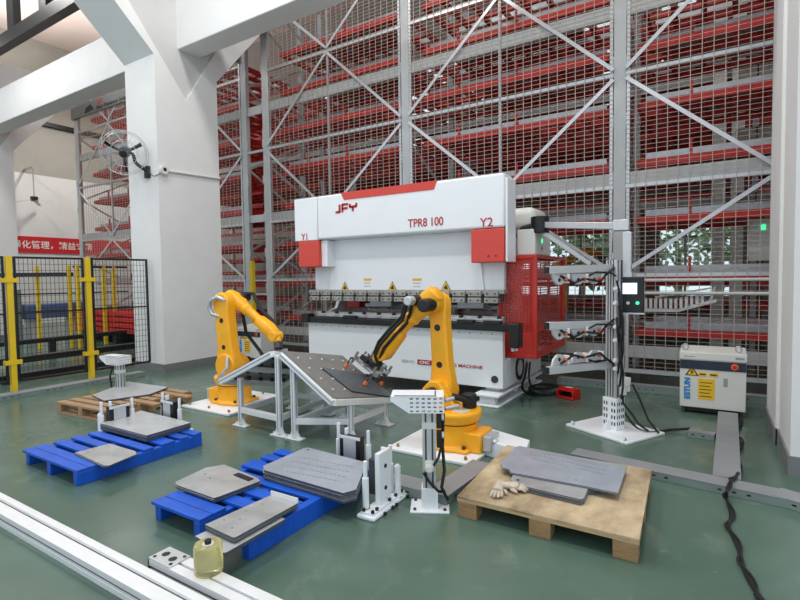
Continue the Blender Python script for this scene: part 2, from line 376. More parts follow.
text_mesh('lettering', 'Smart Warehouse System', .15, front(-14.7, YR-.085, 6.375), 'txt_dark', rl, bold=.002)
for z, h in ((2.89, .08), (5.21, .09), (1.54, .02), (1.24, .02), (4.335, .025)): MB().box(-8.72, -8.22, YR+.02, YR+.06, z-h, z+h).build('link_beam', 'rack_grey', rl)
# rear rack across the crane aisle
rr = thing('storage_rack', (-6.5, 11.5, 0), 'rear row of grey racking filled with red trays, beyond the front racks', 'rack')
XR = [-15.7, -12.2, -8.7, -5.2, -1.7, 1.8]
for x in XR: MB().box(x-.07, x+.07, 11.4, 11.5, 0, 8).box(x-.07, x+.07, 12.9, 13.0, 0, 8).build('post', 'rack_grey', rr)
for z in (.55, 2.95, 5.26): MB().box(XR[0], XR[-1], 11.36, 11.4, z-.08, z+.08).build('beam', 'rack_grey', rr)

for px in (719, 737): q = PY(px, 200, 11.2); MB().box(q.x-.1, q.x+.1, 11.15, 11.3, 0, 8).build('post', 'offwhite', rr)
# red cassette trays
TW, TD = 3.12, 1.45
def tray(loc, label, detailed=True):
    o = thing('storage_tray', (0, 0, 0), label, 'tray', group='red trays in the storage racks', world=False)
    mb = MB(); h = .10
    mb.box(-TW/2, TW/2, 0, .06, 0, h).box(-TW/2, TW/2, TD-.06, TD, 0, h).box(-TW/2, -TW/2+.06, .06, TD-.06, 0, h).box(TW/2-.06, TW/2, .06, TD-.06, 0, h)
    for i in range(1, 8): x = -TW/2+TW*i/8; mb.box(x-.035, x+.035, .06, TD-.06, .01, h-.01)
    for y in (.48, .95): mb.box(-TW/2+.06, TW/2-.06, y-.03, y+.03, .012, h-.012)
    if not detailed:
        bpy.data.objects.remove(o); o = mb.build('storage_tray', 'rack_red', None, noshift=True); o.data.transform(Matrix.Translation(o.location)); tag(o, label, 'tray', 'red trays in the storage racks')
    else: mb.build('frame', 'rack_red', o, noshift=True)
    if detailed:
        for x0, x1 in ((-TW/2+.1, .1), (.16, TW/2-.05)):
            MB().box(x0, x1, .1, .115, h, h+.10).build('side_board', 'galv', o, noshift=True)
        MB().box(-TW/2+.1, TW/2-.1, TD-.12, TD-.105, h, h+.10).build('side_board', 'galv', o, noshift=True)
        for x in (-.9, .13): MB().box(x-.02, x+.02, .075, .10, h, h+.22).build('stanchion', 'rack_red', o, noshift=True)
    o.location = loc; return o
LV = ['lowest', 'second', 'third', 'fourth', 'fifth', 'sixth', 'seventh', 'eighth']
def fill(xs, names, y, tmpl, where):
    for bi, (a, b) in enumerate(zip(xs, xs[1:])):
        for k in range(8):
            z = .67+.805*k
            yield bi, k, ((a+b)/2, y, z), 'red tray, %s level, %s of %s' % (LV[k], names[bi], where)
proto = None
for bi, k, loc, lab in fill(XB, ['left bay', 'middle bay', 'right bay'], 7.95, None, 'rack behind the press'):
    if proto is None: proto = tray(loc, lab)
    else: dup(proto, loc, lab)
for bi, k, loc, lab in fill(LX, ['far left bay', 'bay nearest the column'], 7.95, None, 'rack with sign board'): dup(proto, loc, lab)
RLV = ['bottom', '2nd', '3rd', '4th', '5th', '6th', '7th', '8th', '9th', '10th', '11th', '12th', '13th', '14th', '15th', 'top']
proto2 = None
for bi in range(5):
    for k in range(16):
        loc = ((XR[bi]+XR[bi+1])/2, 11.45, .45+.43*k); lab = 'red tray in rear racking, %s layer, %s bay from left' % (RLV[k], ['first', 'second', 'third', 'fourth', 'fifth'][bi])
        if k in (3, 4) and bi >= 3: continue
        if proto2 is None: proto2 = tray(loc, lab, False)
        else: dup(proto2, loc, lab)
# steel sheets stored on trays of the front rack
def sheets(bi, k, x0, x1, th, m, what):
    a, b = XB[bi], XB[bi+1]; xm = (a+b)/2; z = .67+.805*k+.101
    o = MB().box(xm+x0, xm+x1, 8.13, 9.2, z, z+th).build('sheet_stack', m, None, bevel=.003)
    tag(o, '%s on the %s tray level of the %s bay' % (what, LV[k], ['left', 'middle', 'right'][bi]), 'sheet metal', 'sheets stored on the red trays')
for bi, k, x0, x1, th, m, what in [(0, 7, -1.2, 1.2, .05, 'galv', 'thin stack of grey steel sheets'), (0, 6, -.9, 1.3, .10, 'sheet_blue', 'blue grey sheet stack'), (0, 5, -1.3, .7, .08, 'galv', 'grey sheet stack'),
      (0, 3, -1.1, 1.1, .06, 'sheet_warm', 'warm grey sheet stack'), (0, 2, -1.3, .4, .10, 'galv', 'short grey sheet stack'), (1, 6, -1.2, 1.0, .05, 'sheet_warm', 'warm grey steel sheets'),
      (1, 5, -.6, 1.3, .08, 'galv', 'grey steel sheets'), (1, 4, -1.2, .3, .07, 'dark_sheet', 'dark steel sheets'), (1, 3, -1.0, 1.3, .11, 'galv', 'thick grey sheet stack'),
      (2, 5, -1.3, 1.2, .07, 'sheet_warm', 'warm grey steel sheets'), (2, 4, -1.3, .6, .09, 'galv', 'grey steel sheets'), (2, 3, -1.2, 1.2, .09, 'sheet_blue', 'blue grey steel sheets'), (2, 2, -1.2, .3, .07, 'galv', 'short grey sheet stack'),
      (2, 0, -1.35, 1.3, .10, 'bright_alu', 'bright aluminium sheet stack')]:
    sheets(bi, k, x0, x1, th, m, what)
q = PY(757, 140, 9.9)
t = thing('switch_post', (q.x, 10.2, 0), 'pale post carrying three beige metal boxes behind the mesh of the right bay', 'post')
MB().box(q.x-.04, q.x+.04, 10.2, 10.28, 0, 5.0).build('mounting_post', 'rack_grey', t)
for px, py in ((757, 76), (757, 140), (754, 205)):
    w = PY(px, py, 9.9); h_ = MB().box(q.x-.26, q.x+.26, 9.9, 10.2, w.z-.22, w.z+.22).build('metal_box', 'beige', t, bevel=.01); MB().box(q.x-.01, q.x+.01, 9.895, 9.9, w.z-.2, w.z+.2).build('seam', 'dark', h_)
# white cable chain arm behind the mesh in the right bay
CZ = -.10
ca = thing('cable_carrier', (-.3, 7.82, 1.2), 'white toothed cable carrier behind the mesh beside the screen', 'cable carrier')
mb = MB()
for i in range(13):
    x = -.9+i*.062; z0 = 1.07+(.0 if i < 7 else .012*(i-7)); mb.box(x, x+.034, 7.80, 7.86, z0, z0+.15)
mb.bar((-.95, 7.83, 1.05), (-.42, 7.83, 1.055), .07, .04).bar((-.42, 7.83, 1.055), (.02, 7.83, 1.20), .07, .04).bar((-.7, 7.83, 1.235), (-.05, 7.83, 1.36), .04, .022).bar((-.05, 7.83, 1.19), (.0, 7.83, 1.38), .06, .03)
mb.build('links', 'bright_alu', ca)
MB().cyl((-1.12, YR-.06, 1.475), (2.2, YR-.06, 1.475), .022, seg=10).build('guide_tube', 'offwhite', ca)
MB().cyl((-1.12, YR-.06, 1.30), (2.2, YR-.06, 1.30), .022, seg=10).build('guide_tube', 'offwhite', ca)
fr_ = thing('distant_robot', (-2.5, 10.3, 0), 'small yellow robot arm far behind the mesh, left of the gripper stand', 'robot')
MB().lathe((-2.6, 10.3, 0), [(.2, 0), (.2, .25), (.14, .3), (.12, .6)], 20).build('base', 'robot', fr_); MB().bar((-2.6, 10.3, .5), (-2.55, 10.3, 1.78), .16, .2).build('upper_arm', 'robot', fr_, bevel=.03); MB().bar((-2.7, 10.25, 1.72), (-2.12, 10.2, 2.04), .14, .16).build('elbow_link', 'robot', fr_, bevel=.03); MB().bar((-2.16, 10.2, 2.06), (-1.84, 10.15, 1.93), .11, .13).build('forearm', 'robot', fr_, bevel=.03); MB().bar((-1.86, 10.15, 1.93), (-1.7, 10.1, 1.6), .12, .1).build('tool', 'dark', fr_, bevel=.01)
# small control box with green light inside rack
cb = thing('indicator_box', PY(763, 245, 8.6), 'grey box with glowing green light behind the mesh at far right', 'control box')
p = PY(763, 228, 8.6)
MB().box(p.x-.17, p.x+.17, 8.6, 8.75, p.z-.45, p.z+.3).build('enclosure', 'offwhite', cb, bevel=.01)
MB().box(p.x-.03, p.x+.03, 8.59, 8.6, p.z-.03, p.z+.05).build('indicator_light', 'led', cb)

# ================================================================== PRESS BRAKE
pb = thing('press_brake', (-3.75, 6.2, 0), 'white and red press brake with a wide hood, in front of the rack', 'press brake')
YH = 5.6
_PY = PY
def PY(px, py, y): return _PY(px, py, y)-V((.065, 0, 0))
XLm = PY(318, 260, YH).x
MB().box(XLm, -2.145, YH, 5.9, 2.13, 2.76).build('hood', 'white', pb, bevel=.03, seg=4)
MB().box(-5.45, XLm-.006, YH, 5.9, 2.125, 2.755).build('left_hood', 'white', pb, bevel=.012, seg=3)
a, b, c, d = PY(341, 194.5, YH), PY(437, 182, YH), PY(434, 189.5, YH), PY(344, 200, YH)
o = MB().prism([(a.x, 2.766), (b.x, 2.766), (c.x, c.z), (d.x, d.z)], 'y', YH-.006, YH+.2).build('red_stripe', 'machine_red', pb); o['label'] = 'red stripe on the top edge'
o = MB().box(-5.385, -4.985, YH+.0, 5.86, 1.735, 2.122).build('cylinder_cover', 'machine_red', pb, bevel=.01); o['label'] = 'left red cylinder cover'
MB().box(-4.985, -4.87, YH+.06, 5.86, 1.735, 2.122).build('cover_side', 'white', pb, bevel=.008)
o = MB().box(-2.565, -2.145, YH+.0, 5.86, 1.725, 2.122).build('cylinder_cover', 'machine_red', pb, bevel=.01); o['label'] = 'right red cylinder cover'
MB().box(-2.14, -2.11, YH+.02, 5.9, 1.725, 2.7).build('cover_side', 'white', pb, bevel=.008)
for x in (-2.34, -2.25): MB().cyl((x, YH-.006, 1.80), (x, YH+.004, 1.80), .012, seg=8).build('screw', 'dark', pb)
# ram: upper plate, sloping recess, lower plate
mb = MB(); mb.box(-5.3, -2.25, 5.87, 5.95, 1.385, 2.2); mb.build('ram', 'white', pb, bevel=.006)
MB().prism([(-4.92, 2.13), (-2.58, 2.13), (-2.50, 1.385), (-5.0, 1.385)], 'y', 5.84, 5.875).build('ram_panel', 'white', pb, bevel=.006)
for x, xl in ((-5.30, -5.30), (-2.50, -2.235)):
    # C shaped side frame, stepped outwards near the floor
    MB().prism([(5.98, .6), (7.2, .6), (7.2, 2.1), (5.98, 2.1), (5.98, 1.42), (6.35, 1.42), (6.45, 1.25), (6.35, 1.08), (5.98, 1.0)], 'x', x-.03, x+.03).build('side_frame', 'white', pb, bevel=.006)
    MB().prism([(5.78, .19), (7.25, .19), (7.25, .54), (5.78, .54)], 'x', xl-.03, xl+.03).build('base_frame', 'white', pb, bevel=.006)
MB().box(-5.25, -2.55, 5.9, 7.0, 2.0, 2.3).build('top_brace', 'white', pb)
# lettering
for segs in ([((335.6, 212.4), (340, 212)), ((339.7, 212.6), (339.5, 204.6))], [((342.4, 212.4), (342.3, 204.3)), ((342.0, 204.7), (348.0, 204.0)), ((342.3, 208.7), (347.6, 207.9))], [((349.7, 203.8), (349.8, 207.2)), ((349.4, 207.0), (356.6, 206.1)), ((356.2, 202.7), (356.3, 206.4)), ((352.8, 206.6), (352.8, 211.2))]):
    mb = MB()
    for p, q in segs:
        a, b = PY(p[0], p[1], YH-.002), PY(q[0], q[1], YH-.002)
        mb.bar(a, b, .006, .034, (0, 0, 1) if abs(b.z-a.z) < abs(b.x-a.x) else (1, 0, 0))
    mb.build('emblem', 'text_red', pb, smooth=False)
def pbt(s, px, py, size, m='text_red', y=YH-.003, bold=.001, sq=1.): q = PY(px, py, y); return text_mesh('lettering', s, size, front(q.x, y, q.z), m, pb, bold=bold, squash=sq)
pbt('TPR8 100', 408, 227.5, .15, bold=.0015, sq=.86); pbt('Y1', 301.5, 240.4, .14, sq=.9); pbt('Y2', 480, 227, .15, bold=.001)
# warning triangles and notices on the ram
def triangle(px, py, s, y, parent):
    q = PY(px, py, y)
    MB().prism([(q.x-s/2, q.z), (q.x+s/2, q.z), (q.x, q.z+s*.88)], 'y', y-.003, y).build('warning_sign', 'txt_dark', parent, smooth=False)
    MB().prism([(q.x-s*.43, q.z+s*.035), (q.x+s*.43, q.z+s*.035), (q.x, q.z+s*.80)], 'y', y-.005, y-.003).build('warning_sign', 'label_yellow', parent, smooth=False)
    MB().prism([(q.x-.02*s/.15, q.z+s*.14), (q.x+.04*s/.15, q.z+s*.14), (q.x+.012*s/.15, q.z+s*.3), (q.x+.03*s/.15, q.z+s*.3), (q.x, q.z+s*.56), (q.x-.006*s/.15, q.z+s*.34), (q.x-.03*s/.15, q.z+s*.34)], 'y', y-.007, y-.005).build('pictogram', 'txt_dark', parent, smooth=False)
for px in (345, 392.5, 446): triangle(px, 290.6, .15, 5.838, pb)
for px in (367.5, 417):
    q = PY(px, 279.5, 5.838); MB().box(q.x-.07, q.x+.07, 5.835, 5.838, q.z-.016, q.z+.014).build('notice', 'label_yellow', pb, smooth=False)
    for i in range(2): MB().box(q.x-.06, q.x+.05, 5.8355, 5.838, q.z-.055-.045*i, q.z-.045-.045*i).build('notice', 'txt_grey', pb, smooth=False)
# clamps and punch line
MB().box(-5.32, -2.2, 5.74, 5.86, 1.345, 1.392).build('clamp_rail', 'tool', pb)
MB().box(-5.28, -2.24, 5.79, 5.84, 1.245, 1.35).build('punch_holder', 'dark', pb)
nC = 14
for i in range(nC):
    x0 = -5.28+i*(3.05/nC); w = 3.05/nC*.82
    for z0, z1, y in ((1.312, 1.378, 5.715), (1.232, 1.298, 5.705)):
        c = MB().box(x0, x0+w, y, 5.80, z0, z1).build('clamp', 'tool', pb, bevel=.006)
        mbx = MB()
        for t in (.22, .78): mbx.cyl((x0+w*t, y-.004, (z0+z1)/2), (x0+w*t, y+.002, (z0+z1)/2), .011, seg=8)
        mbx.build('bolt', 'black', c)
# lower die and table
MB().box(-5.15, -2.2, 5.72, 5.80, .99, 1.07).build('die', 'tool', pb, bevel=.006)
mb = MB(); mb.box(-5.1, -2.22, 5.69, 5.72, 1.0, 1.05)
for i in range(12): x = -5.0+i*.25; mb.box(x-.05, x+.05, 5.675, 5.69, 1.02, 1.045)
mb.build('die_holder', 'galv', pb, bevel=.003)
mb = MB()
for i in range(12): x = -5.0+i*.25; mb.cyl((x, 5.68, 1.062), (x, 5.72, 1.062), .022, seg=10)
mb.build('die_bolts', 'black', pb)
mb = MB(); mb.box(-5.36, -2.14, 5.62, 5.8, .905, .99).box(-5.36, -5.22, 5.60, 5.75, .905, 1.035)
mb.build('table_rail', 'black_metal', pb, bevel=.006)
for x in (-4.45, -2.65, -2.3): MB().box(x-.12, x+.1, 5.61, 5.68, .985, 1.03).build('hold_down', 'black_metal', pb, bevel=.006)
MB().box(-5.31, -2.205, 5.70, 5.775, .20, .905).build('front_panel', 'white', pb, bevel=.006)
mb = MB()
for i in range(20): x = -5.15+i*.148; mb.cyl((x, 5.697, .86), (x, 5.702, .86), .008, seg=6)
mb.cyl((-2.31, 5.69, .31), (-2.31, 5.702, .31), .045, seg=16)
mb.build('panel_screws', 'dark', pb)
q = PY(402, 360.5, 5.697)
def low(px, s, size, m, sq=1.2): 
    w = PY(px, 362+(px-402)*.085, 5.697); return text_mesh('lettering', s, size, front(w.x, 5.697, w.z), m, pb, bold=.0008, squash=sq)
low(401.5, 'SERVO', .055, 'txt_grey', 1.25)
w = PY(417.5, 363.2, 5.697); o = MB().box(w.x, w.x+.22, 5.692, 5.699, w.z-.012, w.z+.052).build('name_plate', 'text_red', pb, bevel=.0); 
text_mesh('lettering', 'CNC', .05, front(w.x+.035, 5.690, w.z+.002), 'white', pb, bold=.001, squash=1.4)
low(434, 'BENDING MACHINE', .056, 'text_red', 1.33)
# back gauge seen through the opening
MB().box(-5.2, -4.93, 6.5, 6.8, 1.08, 1.27).build('gauge_housing', 'cage_red', pb, bevel=.01)
MB().box(-4.85, -2.3, 6.55, 6.7, 1.10, 1.15).build('gauge_beam', 'galv', pb)
for x in (-4.5, -3.9, -3.0): MB().box(x-.12, x+.28, 6.35, 6.55, 1.12, 1.24).build('gauge_finger', 'alu', pb, bevel=.008)
MB().box(-4.6, -2.9, 7.0, 7.06, 1.1, 1.5).build('gauge_rail', 'dark', pb)
# feet
for x in (-2.37, -5.1):
    mb = MB(); mb.box(x-.15, x+.17, 5.54, 7.3, 0, .028).box(x-.15, x+.17, 5.54, 7.3, .118, .15)
    for y in (5.60, 6.35, 7.1): mb.box(x-.10, x+.10, y, y+.10, .028, .118)
    mb.box(x-.10, x+.08, 5.80, 7.3, .15, .195); mb.build('foot', 'white', pb, bevel=.008)
MB().lathe((-2.204, 6.3, .37), [(.165, 0), (.165, .012), (.11, .012), (.10, .0)], 32, (1, 0, 0)).build('cable_port', 'black', pb)
MB().lathe((-2.204, 6.3, .37), [(.105, 0), (.105, .006), (0.001, .006)], 32, (1, 0, 0)).build('port_cover', 'offwhite', pb)
# red perforated side cage
x0, x1, y0, y1, z0, z1 = -2.36, -1.87, 5.95, 7.26, .55, 1.81
cg = MB(); t = .045
for x in (x0, x1-t):
    for y in (y0, y1-t): cg.box(x, x+t, y, y+t, z0, z1)
for z in (z0, z1-t):
    cg.box(x0+t, x1-t, y0, y0+t, z, z+t).box(x0+t, x1-t, y1-t, y1, z, z+t)
    for x in (x0, x1-t): cg.box(x, x+t, y0+t, y1-t, z, z+t)
cg.box(x1-.01, x1, y0+t, y1-t, z0+t, z0+.10).box(x1-.01, x1, y0+t, y1-t, z0+.32, z0+.40)
cage = cg.build('side_guard', 'cage_red', pb, bevel=.006)
MB().box(x0, x1, y0+.01, y1-.01, z1-.008, z1-.001).build('guard_top', 'cage_red', cage, noshift=False)
p = MB(); p.perf((x0+.06, y0+.02, z0+.32), (x1-x0-.12, 0, 0), (0, 0, z1-z0-.42), 9, 34, .72, .42); p.box(x0+.0, x0+.06, y0+.018, y0+.022, z0, z1).box(x1-.06, x1, y0+.018, y0+.022, z0, z1).box(x0+.06, x1-.06, y0+.018, y0+.022, z0, z0+.32).box(x0+.06, x1-.06, y0+.018, y0+.022, z1-.1, z1)
p.build('perforated_panel', 'cage_red', cage, smooth=False)
p = MB(); p.perf((x1-.02, y0+.05, z0+.40), (0, y1-y0-.1, 0), (0, 0, z1-z0-.46), 26, 26, .62, .62); p.build('perforated_panel', 'cage_red', cage, smooth=False)
p = MB(); p.perf((x1-.02, y0+.05, z0+.10), (0, y1-y0-.1, 0), (0, 0, .22), 11, 6, .75, .45)
p.build('perforated_panel', 'cage_red', cage, smooth=False)
MB().box(-2.13, -1.905, 6.0, 6.66, 1.812, 2.125).build('electric_box', 'offwhite', pb, bevel=.012)
MB().cyl((-1.906, 6.28, 1.99), (-1.90, 6.28, 1.99), .03, seg=12).build('indicator_light', 'led', pb)
MB().cyl((-1.906, 6.28, 1.90), (-1.90, 6.28, 1.90), .018, seg=10).build('switch', 'black', pb)
MB().box(-2.42, -2.0, 6.3, 6.9, 2.13, 2.44).build('motor_cover', 'offwhite', pb, bevel=.10, seg=5)
# laser guard on the right end of the table
MB().box(-2.14, -1.98, 5.58, 5.64, .93, 1.0).build('guard_bracket', 'black_metal', pb, bevel=.004)
MB().box(-2.05, -1.93, 5.46, 5.62, .74, 1.02).build('laser_guard', 'black', pb, bevel=.012)
MB().cyl((-2.01, 5.5, .70), (-2.01, 5.5, .74), .02, seg=10).cyl((-1.97, 5.5, .71), (-1.97, 5.5, .74), .02, seg=10).build('connector', 'alu', pb)
# pendant arm with the control screen
J = PY(540, 225, 6.1); K = PY(619, 226, 5.6)
MB().cyl((J.x, J.y, J.z-.10), (J.x, J.y, J.z+.10), .11, seg=16).cyl((J.x-.3, J.y+.25, J.z-.02), (J.x, J.y, J.z), .05, seg=12).build('arm_joint', 'black_metal', pb, bevel=.01)
MB().bar(J, K, .06, .075).build('pendant_arm', 'alu', pb, bevel=.008)
MB().bar((J.x+.05, J.y, J.z-.1), PY(590, 264, 6.3), .04, .05).build('arm_stay', 'alu', pb)
MB().box(K.x-.05, K.x+.10, K.y-.06, K.y+.06, K.z-.05, K.z+.06).build('elbow_bracket', 'alu', pb, bevel=.006)
D0 = PY(627.5, 232, 5.5); D1 = PY(627, 275, 5.5)
MB().box(D0.x-.04, D0.x+.04, 5.46, 5.54, D1.z, D0.z).build('drop_tube', 'alu', pb, bevel=.006)
S0 = PY(622, 277, 5.35); S1 = PY(643.5, 313, 5.35)
MB().box(D0.x-.05, D0.x+.06, 5.36, 5.52, S0.z, S0.z+.04).build('hanger', 'alu', pb)
pend = MB().box(S0.x, S1.x, 5.35, 5.43, S1.z, S0.z).build('control_pendant', 'black', pb, bevel=.008)
MB().box(S0.x-.005, S1.x+.006, 5.345, 5.36, S1.z-.015, S1.z+.0).build('pendant_rim', 'alu', pend)
s0 = PY(622.5, 283, 5.345); s1 = PY(637, 294, 5.345)
MB().box(s0.x, s1.x, 5.343, 5.35, s1.z, s0.z).build('screen', 'screen', pend)
for px, m in ((637.5, 'led'), (628, 'offwhite')):
    q = PY(px, 303, 5.345); MB().cyl((q.x, 5.338, q.z), (q.x, 5.35, q.z), .016, seg=12).build('button', m, pend)

pb.location.x += .065; PY = _PY
# ================================================================== ROBOTS
def robot(loc, rotz, label, up_w, up_t, elbow, wrist, tip, gripper_rot, sh=(.14, .0, .52), side=1, base_rot=0.):
    """local frame: x = reach, y = left, z = up"""
    r = thing('industrial_robot', loc, label, 'robot', rotz, 'yellow robot arms', world=False)
    B = lambda mb, n, m, par=r, **k: mb.build(n, m, par, noshift=True, **k)
    mb = MB(); br = Matrix.Rotation(base_rot, 4, 'Z')
    mb.lathe((0, 0, .03), [(.235, 0), (.235, .03), (.205, .04), (.20, .20), (.215, .22)], 28)
    mb.box(-.31, 0, -.14, .14, .03, .20)
    for a in (45, 135, 225, 315): mb.box(cos(R(a))*.2-.07, cos(R(a))*.2+.07, sin(R(a))*.2-.07, sin(R(a))*.2+.07, .03, .06)
    mb.xf(br); base = B(mb, 'base', 'robot', bevel=.012)
    mb = MB(); mb.box(-.39, -.31, -.10, .10, .05, .18); mb.cyl((-.43, .05, .13), (-.39, .05, .13), .03).cyl((-.43, -.04, .10), (-.39, -.04, .10), .03); mb.xf(br); B(mb, 'connector_panel', 'alu', base, bevel=.006)
    mb = MB()
    for a in (45, 135, 225, 315): mb.cyl((cos(R(a))*.23, sin(R(a))*.23, .06), (cos(R(a))*.23, sin(R(a))*.23, .085), .018, seg=6)
    mb.xf(br); B(mb, 'bolts', 'dark', base)
    # waist
    mb = MB(); mb.lathe((0, 0, .255), [(.20, 0), (.24, .04), (.25, .10), (.23, .12)], 28)
    mb.prism([(-.06, .37), (.16, .37), (sh[0]+.12, sh[2]-.08), (sh[0]+.12, sh[2]+.04), (sh[0]+.04, sh[2]+.12), (sh[0]-.05, sh[2]+.12), (sh[0]-.12, sh[2]+.02), (-.07, .42)], 'y', .02 if side > 0 else -.13, .13 if side > 0 else -.02)
    B(mb, 'waist', 'robot', bevel=.018, seg=3)
    mb = MB(); mb.lathe((0, 0, .25), [(.195, 0), (.195, .02)], 24); B(mb, 'waist_seal', 'black', bevel=.0)
    B(MB().cyl((sh[0], .13*side, sh[2]), (sh[0], .24*side, sh[2]), .07), 'shoulder_motor', 'black', bevel=.01); B(MB().cyl((-.12, -.06*side, .375), (-.12, -.06*side, .50), .065), 'waist_motor', 'black', bevel=.01)
    B(MB().box(-.17, -.05, .02, .16, .375, .379), 'paper_label', 'offwhite')
    o = MB().box(-.2, -.08, -.1, .1, .375, .378); o.bm.free()
    # upper arm : tapered plate between the joints, beside the waist
    yo = -.09*side; e = V(elbow); s = V(sh); d = (e-s); d.y = 0; l = d.length; d.normalize(); nrm = V((d.z, 0, -d.x))
    def pt(t, w): q = s + d*(t*l) + nrm*w; return (q.x, q.z)
    W0, W1 = up_w*.62, up_w*.46
    prof = []
    for k in range(9): a = pi + pi*k/8; prof.append(pt(sin(a)*W0*1.05/l, cos(a)*W0))
    prof += [pt(.16, W0*.9), pt(.3, W1*1.02), pt(.8, W1*.95), pt(.9, W1*1.02)]
    for k in range(9): a = pi*k/8; prof.append(pt(1+sin(a)*W1*1.1/l, cos(a)*W1*1.12))
    prof += [pt(.9, -W1*1.02), pt(.8, -W1*.95), pt(.3, -W1*1.02), pt(.16, -W0*.9)]
    # order: bottom arc runs from -W0 to +W0, so up the + side and back down
    ua = B(MB().prism(prof, 'y', yo-up_t/2, yo+up_t/2), 'upper_arm', 'robot', bevel=.022, seg=3)
    mb = MB()
    for t, rr_ in ((.10, .028), (.30, .03), (.72, .032)):
        for sg in (-1, 1):
            q = s + d*(t*l); f = yo + sg*(up_t/2+.001); mb.cyl((q.x, f-.002, q.z), (q.x, f+.002, q.z), rr_, seg=14)
            q2 = q + nrm*(sg*(W1*.97)); 
    B(mb, 'cover_plugs', 'black', ua)
    q = s + d*(.5*l); lab = MB()
    for sg in (-1, 1): f = yo+sg*(up_t/2+.0015); lab.box(q.x-.03, q.x+.03, f-.001, f+.001, q.z-.025, q.z+.025)
    o = B(lab, 'warning_label', 'label_yellow', ua, smooth=False)
    # shoulder disc
    B(MB().cyl((s.x, yo-up_t/2-.02, s.z), (s.x, yo+up_t/2+.06*side, s.z), W0*1.0, seg=28), 'shoulder_joint', 'robot', bevel=.015)
    # elbow housing + forearm
    wv = V(wrist); fd = (wv-e); fl = fd.length; fdn = fd.normalized(); yy = V((0, 1, 0)); upv = fdn.cross(yy).normalized()
    if upv.z < 0: upv = -upv
    F = lambda a, b, c: e + fdn*a + yy*b + upv*c
    mb = MB()
    mb.cyl(e+yy*(yo-up_t*.1), e+yy*(.10*side), .085, seg=24)
    B(mb, 'elbow_joint', 'robot', bevel=.015)
    def loft(mb, secs, seg=14):
        rings = []
        for (a, b, c, w, h, pw) in secs:
            ring = []
            for i in range(seg):
                th = 2*pi*i/seg; cx = math.copysign(abs(cos(th))**pw, cos(th)); sy = math.copysign(abs(sin(th))**pw, sin(th))
                ring.append(mb.bm.verts.new(F(a, b+cx*w, c+sy*h)))
            rings.append(ring)
        for A, Bq in zip(rings, rings[1:]):
            for k in range(seg): mb._f([A[k], A[(k+1) % seg], Bq[(k+1) % seg], Bq[k]])
        mb._f(rings[0][::-1]); mb._f(rings[-1]); return mb
    fy = .05*side
    B(loft(MB(), [(-.12, fy, .04, .055, .055, .6), (-.10, fy, .04, .08, .08, .6), (-.0, fy, .04, .095, .095, .6), (.12, fy, .04, .095, .085, .6), (.20, fy, .04, .075, .07, .8), (.22, fy, .04, .07, .068, 1)]), 'elbow_housing', 'robot')
    fa = B(loft(MB(), [(.21, fy, .04, .07, .068, 1), (.26, fy, .04, .078, .076, 1), (.29, fy, .04, .06, .058, 1), (fl*.56, fy, .035, .048, .050, .9), (fl*.60, fy, .03, .082, .066, .7), (fl*.82, fy, .02, .085, .078, .6), (fl*.95, fy, .0, .07, .075, .6), (fl*1.0, fy, .0, .05, .055, .8)]), 'forearm', 'robot')
    # motors on the elbow
    mb = MB(); c0 = F(-.01, .10*side, -.02); mb.cyl(c0, c0+yy*(.17*side), .06, seg=18); B(mb, 'elbow_motor', 'black', bevel=.012); mb = MB(); c1 = F(.06, .08*side, .10); mb.cyl(c1, c1+yy*(.14*side), .05, seg=18)
    B(mb, 'wrist_motor', 'black', bevel=.012)
    mb = MB(); c = F(.06, .22*side, .10); mb.cyl(c, c+yy*(.09*side), .042, seg=14)
    B(mb, 'motor_plug', 'alu', bevel=.008)
    # wrist
    t0, t1 = F(fl, fy, 0), V(tip)
    mb = MB(); mb.cyl(F(fl-.02, fy-.075, 0), F(fl-.02, fy+.075, 0), .062, seg=18); mb.cyl(t0, t0+(t1-t0)*.45, .05, seg=18); B(mb, 'wrist', 'robot' if side > 0 else 'robot', bevel=.01)
    mb = MB(); mb.cyl(t0+(t1-t0)*.45, t0+(t1-t0)*.95, .048, seg=18); B(mb, 'tool_flange', 'dark', bevel=.006)
    return r, base, e, s, fdn, F, t1, yo, up_t, fl
RB = (-1.995, 4.08, .0)
PLT = .03
def lp(loc, rotz, w): return Matrix.Rotation(-rotz, 4, 'Z') @ (V(w)-V(loc))
# tilted tables: planes
def zR(x, y): return .869-.616*(x+3.585)-.19*(y-3.5)
def zL(x, y): return .86+.451*(x+3.723)-.22*(y-3.5)
def on_R(px, py, dz=0.):
    d = ray(px, py); n = V((.616, .19, 1)); k = .869 - .616*3.585 + .19*3.5 + dz
    t = (k-CAMH)/(n.dot(d)); return V((d.x*t, d.y*t, CAMH+d.z*t))
gp = on_R(366, 374, .02)
rotR = pi
el = lp(RB, rotR, PY(436, 303, 4.10)); el.y = 0
wr = lp(RB, rotR, PY(380, 356, 3.98)); wr.y = el.y+.0
tipw = V((gp.x+.04, gp.y+.03, gp.z+.13)); tp = lp(RB, rotR, tipw)
rbR, bR, e, s, fdn, F, t1, yo, ut, fl = robot(RB, rotR, 'yellow robot arm bowing over the right tilted table, beside the wooden pallet', .19, .14, tuple(el), tuple(wr), tuple(tp), 0, side=1, base_rot=0, sh=(.15, 0, .50))
